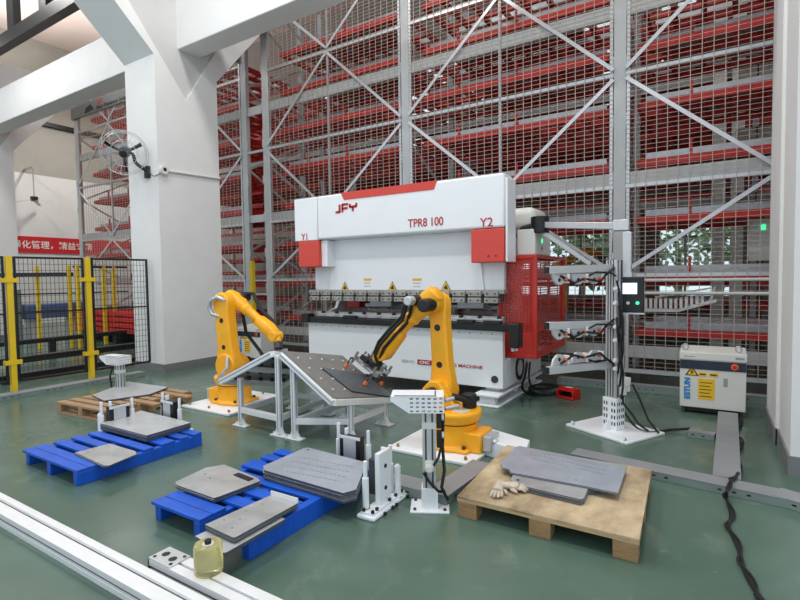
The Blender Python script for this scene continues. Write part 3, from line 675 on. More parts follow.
# cable bundle on the forearm
mb = MB()
for dy, dz in ((.17, .06), (.2, .02), (.16, -.02)):
    pts = [F(.06, dy+.08, .10+dz*.3), F(.14, dy+.0, .10+dz), F(.3, dy-.06, .05+dz), F(fl*.6, dy-.02, .04+dz), F(fl*.85, dy-.02, .03+dz), F(fl*1.02, dy-.05, .0+dz), F(fl*1.1, dy-.1, -.06)]
    mb.tube(pts, .016, 8)
mb.build('cable_bundle', 'cable', rbR, noshift=True)
mb = MB(); mb.tube([(-.14, -.1, .34), (-.17, -.04, .42), (-.12, .06, .47), (-.02, .1, .50)], .028, 10); mb.build('base_cable', 'cable', rbR, noshift=True)
# gripper : bars, cylinders and suction cups, lying parallel to the table
gnx = V((1, 0, -.616)).normalized(); gny = V((0, 1, -.19)); gny = (gny-gnx*gny.dot(gnx)).normalized(); gnz = gnx.cross(gny)
gm = Matrix((gnx, gny, gnz)).transposed()
def gl(a, b, c): return lp(RB, rotR, gp + gnx*a + gny*b + gnz*c)
LR = Matrix.Rotation(-rotR, 3, 'Z')
grip = MB(); 
for b in (-.10, .10): grip.bar(gl(-.17, b, .1), gl(.17, b, .1), .035, .035)
for a in (-.14, 0, .14): grip.bar(gl(a, -.2, .125), gl(a, .2, .125), .03, .03)
grip.obox(gl(0, 0, .1), (.16, .13, .05), LR @ gm)
for a, b in ((-.09, -.05), (.1, .05), (-.02, .14)): grip.cyl(gl(a, b, .12), gl(a, b, .19), .024, seg=12)
gq = grip.build('gripper', 'alu', rbR, noshift=True, bevel=.003)
mb = MB(); mb.obox(gl(.02, -.02, .165), (.15, .12, .08), LR @ gm); mb.obox(gl(-.1, .09, .14), (.09, .05, .04), LR @ gm)
mb.tube([gl(-.14, .12, .14), gl(-.1, .0, .2), gl(0, -.1, .19), gl(.1, -.13, .15)], .009, 6).tube([gl(.14, .12, .14), gl(.05, .05, .21), gl(-.08, -.1, .17)], .009, 6)
mb.build('valve_block', 'dark', gq, noshift=True)
for a in (-.14, .14):
    for b in (-.17, 0, .17): MB().cyl(gl(a, b, .06), gl(a, b, .20), .016, seg=10).build('spring_rod', 'tool', gq, noshift=True)
MB().obox(gl(-.05, -.12, .17), (.10, .05, .05), LR @ gm).build('air_valve', 'black', gq, noshift=True)
MB().obox(gl(.08, .1, .165), (.07, .07, .04), LR @ gm).build('air_valve', 'galv', gq, noshift=True)
for px, py in ((346, 366), (365, 384), (381, 384), (371, 369)):
    q = on_R(px, py, .03); a = (q-gp).dot(gnx); b = (q-gp).dot(gny)
    rod = MB(); rod.cyl(gl(a, b, .035), gl(a, b, .12), .008, seg=8).bar(gl(a, b, .115), gl(max(-.14, min(.14, a)), max(-.18, min(.18, b)), .115), .022, .02); rod.build('cup_rod', 'dark', gq, noshift=True)
    c = MB(); n_ = (gl(0, 0, 1)-gl(0, 0, 0)); c.lathe(gl(a, b, .004), [(.026, 0), (.02, .012), (.022, .018), (.016, .03), (.01, .04)], 14, n_); c.build('suction_cup', 'cup', gq, noshift=True)
# left robot
RL = (-5.12, 4.19, .0); rotL = R(5)
el = lp(RL, rotL, PY(232, 302, 4.22)); el.y = 0
wr = lp(RL, rotL, PY(277, 337, 4.30)); wr.y = 0
tp = (wr.x+.06, wr.y, wr.z-.14)
rbL, bL, e, s, fdn, F, t1, yo, ut, fl = robot(RL, rotL, 'yellow robot arm reaching behind the left tilted table, beside the white column', .25, .15, tuple(el), tuple(wr), tp, 0, side=1, base_rot=0, sh=(.02, 0, .5))
mb = MB(); q = F(.02, -.2, .06)
mb.tube([F(.06, -.06, .06), F(.05, -.17, .07), F(-.04, -.20, .06), V((e.x-.12, -.20, e.z+.02)), V((e.x-.155, -.19, e.z-.07)), V((e.x-.11, -.19, e.z-.14)), V((e.x-.03, -.15, e.z-.17))], .024, 10); mb.build('silver_hose', 'hose', rbL, noshift=True)
mb = MB(); mb.tube([(e.x-.0, .16, e.z+.1), (e.x+.2, .2, e.z+.1), F(.35, .16, .1), F(fl*.8, .14, .08), F(fl*1.05, .1, -.05), tuple(V(t1)+V((0, .05, 0)))], .026, 8)
mb.tube([(e.x+.05, .14, e.z-.05), (e.x+.1, .16, e.z-.4), (e.x+.3, .18, e.z-.62), (e.x+.42, .1, e.z-.66)], .022, 8); mb.build('cable_bundle', 'cable', rbL, noshift=True)
mb = MB(); mb.tube([(.1, -.2, .62), (.14, -.25, .5), (.02, -.26, .38), (-.1, -.2, .3)], .022, 10); mb.build('silver_hose', 'hose', rbL, noshift=True)
mb = MB(); tt = V(t1); mb.box(tt.x-.12, tt.x+.12, -.02, .02, tt.z-.06, tt.z-.02).box(tt.x-.02, tt.x+.02, -.15, .15, tt.z-.05, tt.z-.01); gq2 = mb.build('gripper', 'alu', rbL, noshift=True)
for a, b in ((-.1, 0), (.1, 0), (0, .13), (0, -.13)): MB().cyl((tt.x+a, b, tt.z-.10), (tt.x+a, b, tt.z-.06), .02, .012, 12).build('suction_cup', 'cup', gq2, noshift=True)
# white steel plates under the robots
def slab(name, x0, x1, y0, y1, label):
    o = thing(name, ((x0+x1)/2, (y0+y1)/2, 0), label, 'base plate', group='white robot base plates')
    MB().box(x0, x1, y0, y1, 0, .028).build('plate', 'white', o, bevel=.006)
    for x in (x0+.08, (x0+x1)/2, x1-.08):
        for y in (y0+.07, y1-.07): MB().cyl((x, y, .028), (x, y, .055), .016, .012, 6).build('anchor_bolt', 'block', o)
    return o
slab('base_plate', -2.5, -1.67, 3.706, 4.6, 'white steel plate under the right robot arm')
slab('base_plate', -5.56, -4.68, 3.73, 4.72, 'white steel plate under the left robot arm')
for i in range(2): pass

# ================================================================== TILTED TABLES
def table(name, label, zf, x0, x1, y0, y1, posts, hi):
    o = thing(name, ((x0+x1)/2, (y0+y1)/2, 0), label, 'work table', group='tilted sheet alignment tables')
    def q(x, y, dz): return V((x, y, zf(x, y)+dz))
    mb = MB(); mb.hexa([q(x0, y0, -.012), q(x1, y0, -.012), q(x1, y1, -.012), q(x0, y1, -.012), q(x0, y0, 0), q(x1, y0, 0), q(x1, y1, 0), q(x0, y1, 0)]); mb.build('table_top', 'table_metal', o)
    mb = MB()
    for (xa, ya, xb, yb) in ((x0, y0+.0, x1, y0+.0), (x0, y1, x1, y1), (x0+.0, y0, x0+.0, y1), (x1, y0, x1, y1), ((x0+x1)/2, y0, (x0+x1)/2, y1)): mb.bar(q(xa, ya, -.045), q(xb, yb, -.045), .05, .06)
    mb.build('top_frame', 'bright_alu', o, bevel=.004)
    mb = MB()
    for (xa, ya, xb, yb) in ((x0, y0-.026, x1, y0-.026),): mb.bar(q(xa, ya, -.045), q(xb, yb, -.045), .003, .012)
    mb.build('frame_slot', 'lens', o)
    w = .05
    for (x, y) in posts:
        p = MB(); p.box(x-w/2, x+w/2, y-w/2, y+w/2, .02, zf(x, y)-.075)
        f = p.build('leg', 'bright_alu', o, bevel=.004)
        MB().box(x-w/2-.002, x+w/2+.002, y-.005, y+.005, .05, zf(x, y)-.1).box(x-.005, x+.005, y-w/2-.002, y+w/2+.002, .05, zf(x, y)-.1).build('leg_slot', 'lens', f)
        MB().box(x-.10, x+.10, y-.045, y+.045, 0, .014).build('foot_plate', 'bright_alu', f, bevel=.003)
        MB().prism([(x-.07, .014), (x-w/2, .014), (x-w/2, .09)], 'y', y-.01, y+.01).prism([(x+.07, .014), (x+w/2, .014), (x+w/2, .09)], 'y', y-.01, y+.01).cyl((x-.08, y, .014), (x-.08, y, .03), .012, seg=8).cyl((x+.08, y, .014), (x+.08, y, .03), .012, seg=8).build('gusset', 'bright_alu', f)
    (a, b, c, d) = posts
    for p_, q_ in ((a, b), (b, c), (c, d), (d, a)): MB().bar((p_[0], p_[1], .175), (q_[0], q_[1], .175), .045, .06).build('stretcher', 'bright_alu', o, bevel=.004)
    nx = [x0+.1+(x1-x0-.2)*i/3 for i in range(4)]; ny = [y0+.12+(y1-y0-.24)*i/4 for i in range(5)]
    for x in nx:
        for y in ny:
            z = zf(x, y); MB().ball((x, y, z+.004), .012, (1, 1, .8), 1).build('ball_caster', 'bright_alu', o)
            MB().cyl((x, y, z-.05), (x, y, z-.012), .022, seg=10).build('caster_nut', 'black', o)
    # fence lip on the low edge
    xe = x1 if hi == 'l' else x0
    return o
table('tilted_table', 'white framed table with its grey top sloping down to the right, under the gripper', zR, -3.575, -2.94, 3.5, 4.44, [(-3.455, 3.53), (-2.975, 3.80), (-2.96, 4.36), (-3.455, 4.36)], 'l')
table('tilted_table', 'white framed table with its top sloping down to the left, beside the left robot', zL, -4.50, -3.71, 3.5, 4.44, [(-4.27, 3.57), (-3.66, 3.53), (-3.76, 4.36), (-4.27, 4.36)], 'r')
ct = [on_R(x, y, .014) for x, y in ((321, 367), (352, 391), (395, 397))]
c4 = ct[0]+ct[2]-ct[1]
def slabpoly(pts, th, name, mats, label, cat, group=None, parent=None, bevel=.002):
    mb = MB(); n = len(pts); T = [mb.bm.verts.new(p) for p in pts]; Bt = [mb.bm.verts.new(V(p)-V((0, 0, th))) for p in pts]
    mb._f(T); mb.mi = 1; mb._f(Bt[::-1])
    for i in range(n): mb._f([T[i], T[(i+1) % n], Bt[(i+1) % n], Bt[i]])
    o = mb.build(name, mats, parent, bevel=0, smooth=False)
    if label: tag(o, label, cat, group)
    return o
slabpoly(ct+[c4], .012, 'steel_sheet', ['dark_sheet', 'black_metal'], 'dark steel sheet lying on the right tilted table under the gripper', 'sheet metal')

# ================================================================== BLUE PALLETS AND PLATES
def blue_pallet(x0, y0, w, l, label, short=False):
    o = thing('pallet', (x0+w/2, y0+l/2, 0), label, 'pallet', group='blue wooden pallets'); h = .125
    for i, x in enumerate((x0, x0+w/2-.03, x0+w-.06)):
        MB().box(x, x+.06, y0+(.0 if i else .02), y0+l, 0, h-.022 if i < 2 or not short else h).build('runner', 'blue', o, bevel=.004)
    ys = [(0, .095), (.10, .2), (.26, .36), (.42, .52), (.58, .68), (.76, .9), (.96, 1.05), (1.1, 1.2)]
    for i, (a, b) in enumerate(ys):
        b *= l/1.2; a *= l/1.2
        xe = x0+w
        if short: xe = x0+w-.062
        if short and i < 2: xe = x0+w/2+.03
        MB().box(x0-.01, xe, y0+a, y0+b, h-.022, h).build('deck_board', 'blue', o, bevel=.003)
    return o
blue_pallet(-5.02, 1.856, .92, 1.10, 'blue pallet farther left, carrying a square steel stack and a small plate')
blue_pallet(-3.09, 1.84, .92, 1.16, 'blue pallet in the centre foreground, with its front board broken short', True)
def plates(px, z, th, name, m, label, group='cut steel plates on the pallets'):
    return slabpoly([G(x, y, z) for x, y in px], th, name, m, label, 'steel plate', group)
def put(px, zt, zb, name, m, label, n=1, holes=(), group='cut steel plates on the pallets'):
    """a stack of n cut plates between heights zb and zt, outline given as photo corners of its top"""
    c = [G(x, y, zt) for x, y in px]; o = thing(name, sum(c, V())/len(c)-V((0, 0, zt-zb)), label, 'steel plate', group=group)
    th = (zt-zb)/n
    for i in range(n):
        z1 = zt-th*i; j = V((random.uniform(-.006, .006), random.uniform(-.006, .006), 0)) if i else V((0, 0, 0))
        mb = MB(); T = [mb.bm.verts.new(V((p.x, p.y, z1))+j) for p in c]; Bv = [mb.bm.verts.new(V((p.x, p.y, z1-th*.82))+j) for p in c]
        mb._f(T); mb.mi = 1; mb._f(Bv[::-1]); k = len(c)
        for q in range(k): mb._f([T[q], T[(q+1) % k], Bv[(q+1) % k], Bv[q]])
        mb.build('plate', [m, 'sheet_edge'], o, smooth=False)
    if holes:
        mb = MB()
        for x, y, r in holes: w = G(x, y, zt); mb.cyl((w.x, w.y, zt-.001), (w.x, w.y, zt+.0006), r, seg=12)
        mb.build('punched_holes', 'black', o)
    return o
put([(100.5, 423.5), (146.6, 435.5), (191, 422.5), (141, 410.5)], .185, .126, 'plate_stack', 'sheet', 'square grey steel plate stack at the back of the left blue pallet', 6)
put([(75, 452.5), (104, 465.5), (109, 465.5), (137, 454), (135, 451), (110, 443.5)], .142, .126, 'plate_stack', 'sheet_warm', 'small square plate alone on the front of the left blue pallet', 2, [(88, 452, .006), (93, 449, .006), (108, 446, .006), (109, 452, .005)])
put([(263, 466), (264, 470), (343, 493), (356, 489.5), (367, 462.5), (308, 447.5), (303, 448.5)], .195, .126, 'plate_stack', 'sheet_blue', 'large blue grey sheet stack on the back of the centre blue pallet', 7, [(308, 449.5, .012)])
big = [o for o in COL.objects if o.get('label', '').startswith('large blue grey sheet')][0]
mb = MB()
for k in range(4):
    a0, a1 = G(297-k*5, 457+k*4.5, .195), G(352-k*4, 467+k*4.8, .195)
    for i in range(14): p = a0.lerp(a1, i/13); mb.box(p.x-.012, p.x+.012, p.y-.004, p.y+.004, .1945, .199)
mb.build('louvre_slots', 'galv', big, smooth=False)
po = put([(175, 482), (177, 485), (214, 498), (219, 496.5), (260, 481), (258, 478), (224, 464.5), (206, 467.5)], .16, .126, 'plate_stack', 'sheet_warm', 'notched plate stack at left of the centre blue pallet, near its middle', 3, [(205, 474, .008), (210, 478, .008)])
a_, b_ = G(236, 474, .162), G(251, 480, .162)
MB().bar((a_.x, a_.y, .163), (b_.x, b_.y, .163), .045, .006).build('slot', 'black', po)
put([(195, 536), (224, 553), (228, 551.5), (285, 519), (262, 506)], .15, .126, 'plate_stack', 'sheet', 'lower plate sticking out under the flanged plate, front of centre pallet', 2)
pf = put([(205, 524.5), (233, 537.5), (236, 537), (298, 503), (296, 499), (271, 495)], .185, .155, 'plate_stack', 'sheet_warm', 'flanged plate with raised lip lying at the front of centre blue pallet', 2, [(240, 519, .005), (246, 511, .005), (232, 528, .005), (262, 504, .005), (224, 520, .005)])
a_, b_ = G(271, 495, .185), G(298, 503, .185)
MB().bar((a_.x, a_.y, .20), (b_.x, b_.y, .20), .006, .03).build('lip', 'bright_alu', pf)

# ================================================================== WOODEN PALLETS
P0, P1, P2, P3 = G(457, 515), G(639, 562), G(655, 489), G(507, 461)
zt = .135
T0, T1, T2, T3 = [G(x, y, zt) for x, y in ((457, 495.6), (639.4, 539.6), (651.8, 469.5), (507, 445))]
wp = thing('pallet', (T0+T2)/2-V((0, 0, zt)), 'natural wooden pallet with a worn plywood top, carrying zinc sheets and gloves', 'pallet')
def lerp(u, v, z): p = (T0*(1-u)+T1*u)*(1-v)+(T3*(1-u)+T2*u)*v; return V((p.x, p.y, z))
def wslab(u0, u1, v0, v1, z0, z1): return MB().hexa([lerp(u0, v0, z0), lerp(u1, v0, z0), lerp(u1, v1, z0), lerp(u0, v1, z0), lerp(u0, v0, z1), lerp(u1, v0, z1), lerp(u1, v1, z1), lerp(u0, v1, z1)])
wslab(0, 1, 0, 1, zt-.016, zt).build('deck', 'ply', wp, bevel=.002)
for v in (0, .43, .86): wslab(0, 1, v, v+.14, zt-.032, zt-.016).build('stringer', 'wood', wp)
for u in (.005, .44, .875):
    for v in (.0, .44, .87): wslab(u, u+.12, v, v+.1, .0, zt-.032).build('block', 'block', wp, bevel=.003)
    pass
zs = zt+.052
put([(500.5, 463.5), (503, 468), (509, 469), (511, 472.5), (585, 486), (603, 490), (618, 493), (627, 466.5), (520, 446), (515, 447)], zs, zt+.040, 'plate_stack', 'sheet_blue', 'large notched zinc sheet on top at the back of the wooden pallet', 2, [(545, 456, .005), (576, 480, .006)], 'sheets on the wooden pallet')
put([(511, 479.5), (513, 482.5), (519, 485), (581, 499.5), (584, 498), (588, 489), (612, 487), (618, 471), (524, 452)], zt+.039, zt+.001, 'plate_stack', 'sheet_warm', 'lower zinc sheet stack sticking out at the front of the wooden pallet', 5, [(518, 480, .012)], 'sheets on the wooden pallet')
mb = MB()
for k in range(3):
    a0, a1 = G(538-k*2, 452+k*3.6, zs), G(606-k*2, 467+k*3.6, zs)
    for i in range(17):
        p = a0.lerp(a1, i/16); mb.box(p.x-.013, p.x+.013, p.y-.0045, p.y+.0045, zs-.001, zs+.004)
mb.build('louvre_slots', 'galv', [o for o in COL.objects if o.get('label', '').startswith('large notched zinc')][0])
# gloves
def glove(px, py, yaw, label, flip=1):
    c = G(px, py, zt); o = thing('work_glove', c, label, 'glove', yaw, 'dirty cotton gloves', world=False)
    mb = MB(); mb.tube([(-.11, 0, .02), (-.07, 0, .022), (-.04, .0, .024), (.0, 0, .028), (.035, 0, .022)], [.030, .031, .028, .04, .033], 12)
    for v in mb.bm.verts: v.co.z = .002+(v.co.z+.018)*.75 + .004*sin(v.co.x*90+v.co.y*70)
    mb.build('palm', 'glove', o, noshift=True, subsurf=1)
    for i, (y, l) in enumerate(((-.027, .05), (-.009, .065), (.010, .06), (.028, .045))):
        MB().tube([(.02, y*.8, .022), (.045, y, .034), (.03+l*.7, y*1.15, .028+.008*(i % 2)), (.03+l, y*1.25-.006*flip, .012)], [.012, .0125, .012, .009], 8).build('finger', 'glove', o, noshift=True, subsurf=1)
    MB().tube([(-.02, .03*flip, .02), (.0, .05*flip, .026), (.03, .06*flip, .018)], [.014, .013, .010], 8).build('thumb', 'glove', o, noshift=True, subsurf=1)
    MB().tube([(-.125, 0, .02), (-.095, 0, .022)], [.032, .033], 12).build('cuff', 'glove', o, noshift=True, subsurf=1)
    return o
glove(498, 494, R(-75), 'dirty cotton glove hanging towards the front edge of wooden pallet', 1)
glove(514, 491, R(15), 'dirty cotton glove lying closest to the zinc sheets', -1)
# slatted old pallet at the back left
OP = thing('pallet', G(115, 400), 'old brown slatted pallet at the back, under a grey steel sheet', 'pallet')
A0, A1, A3 = G(57, 402, .13), G(104, 411, .13), G(146, 384, .13)
uu, vv = A1-A0, A3-A0
def opp(u, v, z): p = A0+uu*u+vv*v; return V((p.x, p.y, z))
def os_(u0, u1, v0, v1, z0, z1): return MB().hexa([opp(u0, v0, z0), opp(u1, v0, z0), opp(u1, v1, z0), opp(u0, v1, z0), opp(u0, v0, z1), opp(u1, v0, z1), opp(u1, v1, z1), opp(u0, v1, z1)])
for i in range(8): os_(-.02, 1.02+(.25 if i % 3 == 0 else 0), i/8, i/8+.085, .11, .132).build('deck_board', 'oldwood', OP)
for u in (0, .46, .92): os_(u, u+.08, 0, 1, .02, .11).build('runner', 'oldwood', OP)
for v in (0, .45, .88): os_(0, 1, v, v+.1, 0, .02).build('bottom_board', 'oldwood', OP)
put([(92, 395), (104, 400.5), (150, 394), (168, 387), (128, 381.5)], .155, .134, 'plate_stack', 'sheet', 'grey steel sheets on the old slatted pallet beside the sensor post', 3)

# ================================================================== POSITIONING FIXTURES WITH MAGNETS
def fixture(loc, rotz, label, tall=.34, wide=False):
    o = thing('magnet_fixture', loc, label, 'magnet stop', rotz, 'white magnet stops beside the blue pallets', world=False)
    B = lambda mb, n, m, **k: mb.build(n, m, o, noshift=True, **k)
    B(MB().box(-.07, .07, -.22, .34, 0, .03), 'base', 'white', bevel=.012, seg=3)
    B(MB().box(-.045, .05, -.2, .32, .03, .045), 'slide_plate', 'white', bevel=.003)
    mb = MB()
    for y in (-.19, -.14, .02, .1, .18, .26, .31):
        for x in (-.03, .04): mb.cyl((x, y, .045), (x, y, .062), .012, seg=8)
    for y in (-.1, 0, .05, .2, .26): mb.cyl((.07, y, .015), (.085, y, .015), .011, seg=8)
    B(mb, 'bolts', 'black')
    B(MB().box(-.015, .02, -.075, .075, .045, tall+(.05 if not wide else -.03)).box(-.05, -.015, .055, .075, .045, tall+.05), 'upright', 'white', bevel=.004)
    if wide:
        B(MB().box(-.085, -.017, -.10, .10, .08, tall), 'magnet', 'black_metal', bevel=.006)
        B(MB().box(-.088, -.085, -.06, .06, .09, tall-.012), 'magnet_face', 'alu')
        B(MB().box(-.087, -.082, -.10, .10, tall-.02, tall+.004), 'magnet_top', 'bright_alu')
    else:
        B(MB().box(-.075, -.017, -.06, .05, .10, tall), 'magnet', 'dark', bevel=.004)
        B(MB().box(-.078, -.075, -.035, .028, .12, tall-.02), 'magnet_face', 'alu')
    B(MB().cyl((.0205, 0, .14), (.026, 0, .14), .014, seg=10).cyl((.0205, 0, tall-.05), (.026, 0, tall-.05), .014, seg=10), 'screw', 'black')
    for (x, y, h) in ((-.04, -.15, .36), (-.03, .15, .38), (.04, .13, .26)):
        B(MB().cyl((x, y, .03), (x, y, .045), .03, seg=16).cyl((x, y, .045), (x, y, .25), .022, seg=14).cyl((x, y, .25), (x, y, h), .014, seg=12), 'pin', 'white', bevel=.003)
    return o
fixture((-1.895, 2.76, 0), R(2), 'white bolted magnet stop with pins, in front of the centre blue pallet, right side')
fixture((-2.45, 3.19, 0), R(92), 'magnet stop behind the blue grey sheet stack, under the right tilted table', .30, True)
fixture((-5.12, 2.70, 0), R(180), 'magnet stop on the left side of the square steel stack', .32, True)
fixture((-4.77, 3.12, 0), R(90), 'magnet stop behind the square steel stack, near the left table', .32, True)

# ================================================================== SENSOR POSTS
def profile(mb, x, y, z0, z1, w=.09, d=.09): return mb.box(x-w/2, x+w/2, y-d/2, y+d/2, z0, z1)
SP = G(430, 507)
sp = thing('sensor_post', SP, 'aluminium post with white perforated tray on top, beside the wooden pallet', 'sensor post', R(28), 'posts with perforated trays', world=False)
def sensor(o, h, sgn=1, wires_=True, tape=True):
    B = lambda mb, n, m, par=o, **k: mb.build(n, m, par, noshift=True, **k)
    f = B(MB().box(-.13, .13, -.10, .10, 0, .012), 'foot_plate', 'white', bevel=.003)
    mb = MB()
    for x in (-.1, .1):
        for y in (-.07, .07): mb.cyl((x, y, .012), (x, y, .024), .011, seg=6)
    B(mb, 'foot_bolts', 'dark', f)
    B(MB().box(-.055, .055, -.056, -.045, .012, .15).box(-.055, -.046, -.045, .05, .012, .15), 'bracket', 'bright_alu', bevel=.002)
    p = B(MB().box(-.045, .045, -.045, .045, .012, h), 'post', 'alu', bevel=.004)
    mb = MB()
    for x in (-.022, .022): mb.box(x-.006, x+.006, -.0462, -.044, .15, h)
    for y in (-.022, .022): mb.box(.044, .0462, y-.006, y+.006, .05, h)
    B(mb, 'post_slots', 'slot', p)
    if tape: B(MB().box(-.047, .047, -.0475, .047, h-.13, h-.085), 'tape', 'offwhite')
    # tray : four perforated walls and a lid
    L0, L1, Wd, z0, z1 = -.25, .10, .10, h-.01, h+.10
    mb = MB()
    mb.perf((L0+.12, -Wd, z0), (L1-L0-.12, 0, 0), (0, 0, z1-z0), 6, 4, .55, .38); mb.perf((L0+.12, Wd, z0), (L1-L0-.12, 0, 0), (0, 0, z1-z0), 6, 4, .55, .38)
    mb.perf((L1, -Wd, z0), (0, 2*Wd, 0), (0, 0, z1-z0), 6, 3, .4, .4)
    for y in (-Wd, Wd):
        mb.quad([(L0, y, z1-.03), (L0+.12, y, z0), (L0+.12, y, z1), (L0, y, z1)])
    mb.quad([(L0, -Wd, z1-.03), (L0+.12, -Wd, z0), (L0+.12, Wd, z0), (L0, Wd, z1-.03)])
    mb.quad([(L0, -Wd, z1-.03), (L0, Wd, z1-.03), (L0, Wd, z1), (L0, -Wd, z1)])
    t = B(mb, 'tray', 'white', smooth=False)
    B(MB().box(L0, L1, -Wd, Wd, z1-.003, z1), 'tray_top', 'white', t); B(MB().box(L0+.02, L1-.06, -Wd+.02, Wd-.03, z1+.001, z1+.006), 'sensor_plate', 'white', t, bevel=.001)
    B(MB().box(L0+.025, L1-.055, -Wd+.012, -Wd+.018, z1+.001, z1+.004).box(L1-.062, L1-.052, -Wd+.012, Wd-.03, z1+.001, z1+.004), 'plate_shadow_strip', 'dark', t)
    if wires_:
        B(MB().cyl((.0, -.06, .30), (0, -.10, .30), .03, seg=14).cyl((0, -.10, .30), (0, -.115, .30), .022, seg=12).box(-.03, .03, -.065, -.045, .27, .34), 'sensor', 'offwhite', bevel=.004)
        B(MB().box(.05, .085, -.04, .05, .42, .52).box(.05, .085, -.04, .05, .55, .65), 'valve', 'black', bevel=.006)
        B(MB().cyl((.085, -.01, .5), (.10, -.01, .5), .022, seg=12).cyl((.085, -.01, .62), (.10, -.01, .62), .022, seg=12), 'gauge', 'bright_alu')
        B(MB().tube([(.06, .03, h), (.10, .03, h-.06), (.095, .03, .6), (.09, .04, .4), (.10, .0, .25), (.08, -.03, .15), (.12, -.02, .06)], .011, 8).tube([(.02, -.07, .3), (.06, -.06, .36), (.09, 0, .45)], .009, 6).tube([(-.04, -.06, .26), (.0, -.07, .2), (.06, -.05, .13), (.1, .02, .1)], .01, 6), 'cables', 'cable')
        B(MB().cyl((.11, .04, h+.04), (.17, .07, h+.05), .014, seg=10).cyl((.11, -.02, h-.0), (.2, .02, h+.01), .014, seg=10), 'fitting', 'galv')
    return o
sensor(sp, .68)
SL = G(121, 398)
sl = thing('sensor_post', SL, 'aluminium post with white perforated tray, at the old slatted pallet', 'sensor post', R(10), 'posts with perforated trays', world=False)
sensor(sl, .47, wires_=False, tape=True)
MB().tube([(-.06, -.06, .42), (-.09, -.08, .3), (-.07, -.07, .12), (-.05, -.02, .02)], .012, 8).build('cable', 'cable', sl, noshift=True)

# ================================================================== RAILS IN THE FOREGROUND
fr = thing('floor_rail', (-3, 1.33, 0), 'long white aluminium rail crossing the lower left corner of the floor', 'rail')
mb = MB(); y0, y1, h = 1.286, 1.427, .088
mb.prism([(y0, 0), (y1, 0), (y1, h), (1.385, h), (1.38, h-.012), (1.366, h-.012), (1.361, h), (y0, h), (y0, .055), (y0+.012, .05), (y0+.012, .036), (y0, .031)], 'x', -5.6, .5); mb.build('profile', 'bright_alu', fr, bevel=.002)
MB().box(-5.6, .5, 1.366, 1.38, h-.0125, h-.0115).box(-5.6, .5, y0+.010, y0+.0125, .037, .049).build('slot', 'slot', fr)
f2 = thing('floor_rail', (-1, 1.5, 0), 'short white rail with a drilled end plate, under the amber roller', 'rail')
y0, y1, h = 1.468, 1.592, .095; xe = -2.515
MB().prism([(y0, 0), (y1, 0), (y1, h), (1.535, h), (1.532, h-.012), (1.522, h-.012), (1.519, h), (y0, h), (y0, .06), (y0+.01, .057), (y0+.01, .044), (y0, .041), (y0, .034), (y0+.01, .030), (y0+.01, .017), (y0, .013)], 'x', xe, .5).build('profile', 'bright_alu', f2, bevel=.0015)
MB().box(xe, .5, 1.522, 1.532, h-.0125, h-.0115).box(xe, .5, y0+.008, y0+.0105, .018, .029).box(xe, .5, y0+.008, y0+.0105, .045, .056).build('slot', 'slot', f2)
MB().box(xe-.006, xe, y0-.002, y1+.002, 0, h+.001).build('end_cap', 'black', f2)
MB().box(xe-.004, xe+.18, y0, y1, h, h+.008).build('end_plate', 'alu', f2, bevel=.002)
MB().cyl((xe+.05, 1.535, h+.0075), (xe+.05, 1.535, h+.009), .022, seg=16).cyl((xe+.125, 1.525, h+.0075), (xe+.125, 1.525, h+.009), .022, seg=16).cyl((xe+.02, 1.49, h+.0075), (xe+.02, 1.49, h+.011), .009, seg=10).cyl((xe+.16, 1.57, h+.0075), (xe+.16, 1.57, h+.011), .009, seg=10).cyl((xe+.16, 1.49, h+.0075), (xe+.16, 1.49, h+.011), .009, seg=10).build('holes', 'black', f2)
rc = G(205.5, 573, h)
ro = thing('buffer_roller', rc, 'translucent amber polyurethane cylinder with black bolt standing on the rail', 'roller')
MB().lathe(rc+V((0, .02, 0)), [(.066, 0), (.070, .006), (.070, .135), (.066, .142)], 36).build('body', 'pu', ro)
MB().cyl(rc+V((0, .02, .140)), rc+V((0, .02, .162)), .017, seg=14).build('bolt', 'black', ro, bevel=.002)
MB().cyl(rc+V((0, .02, .142)), rc+V((0, .02, .1435)), .028, seg=20).build('washer', 'bright_alu', ro)

# ================================================================== GRIPPER STAND
GS = (G(572, 425)+G(659, 436))/2; ga = math.atan2(.88, .47)
gs = thing('gripper_stand', GS, 'aluminium stand on a white floor plate, holding three arms of grippers', 'stand', ga, world=False)
B = lambda mb, n, m, par=gs, **k: mb.build(n, m, par, noshift=True, **k)
fp = B(MB().box(-.29, .29, -.355, .355, 0, .025), 'foot_plate', 'white', bevel=.006)
mb = MB()
for x in (-.25, .25):
    for y in (-.3, .3): mb.prism([(x-.025, .025), (x+.025, .025), (x, .06)], 'y', y-.015, y+.015)
B(mb, 'anchor', 'galv', fp)
hb = 1.70
pp = B(MB().box(-.055, .005, -.06, .06, .025, hb).box(.01, .06, -.05, .05, .025, hb-.05), 'post', 'alu', bevel=.004)
mb = MB()
for y in (-.03, .0, .03): mb.box(-.0565, -.055, y-.006, y+.006, .35, hb)
for x in (-.025, .035): mb.box(x-.005, x+.005, -.0615, -.05, .35, hb)
B(mb, 'post_slots', 'slot', pp)
cl = MB()
for x, y, sx, sy in ((-.062, 0, .012, .16), (.066, 0, .012, .14), (0, -.068, .13, .012), (0, .068, .13, .012)): cl.box(x-sx/2, x+sx/2, y-sy/2, y+sy/2, .025, .34)
for x, y in ((-.1, 0), (.1, 0)): cl.prism([(x-.05, .025), (x+.05, .025), (x-.03*(1 if x < 0 else -1)*-1, .16)], 'y', y-.006, y+.006)
cl = B(cl, 'clamp_foot', 'white', bevel=.003)
mb = MB()
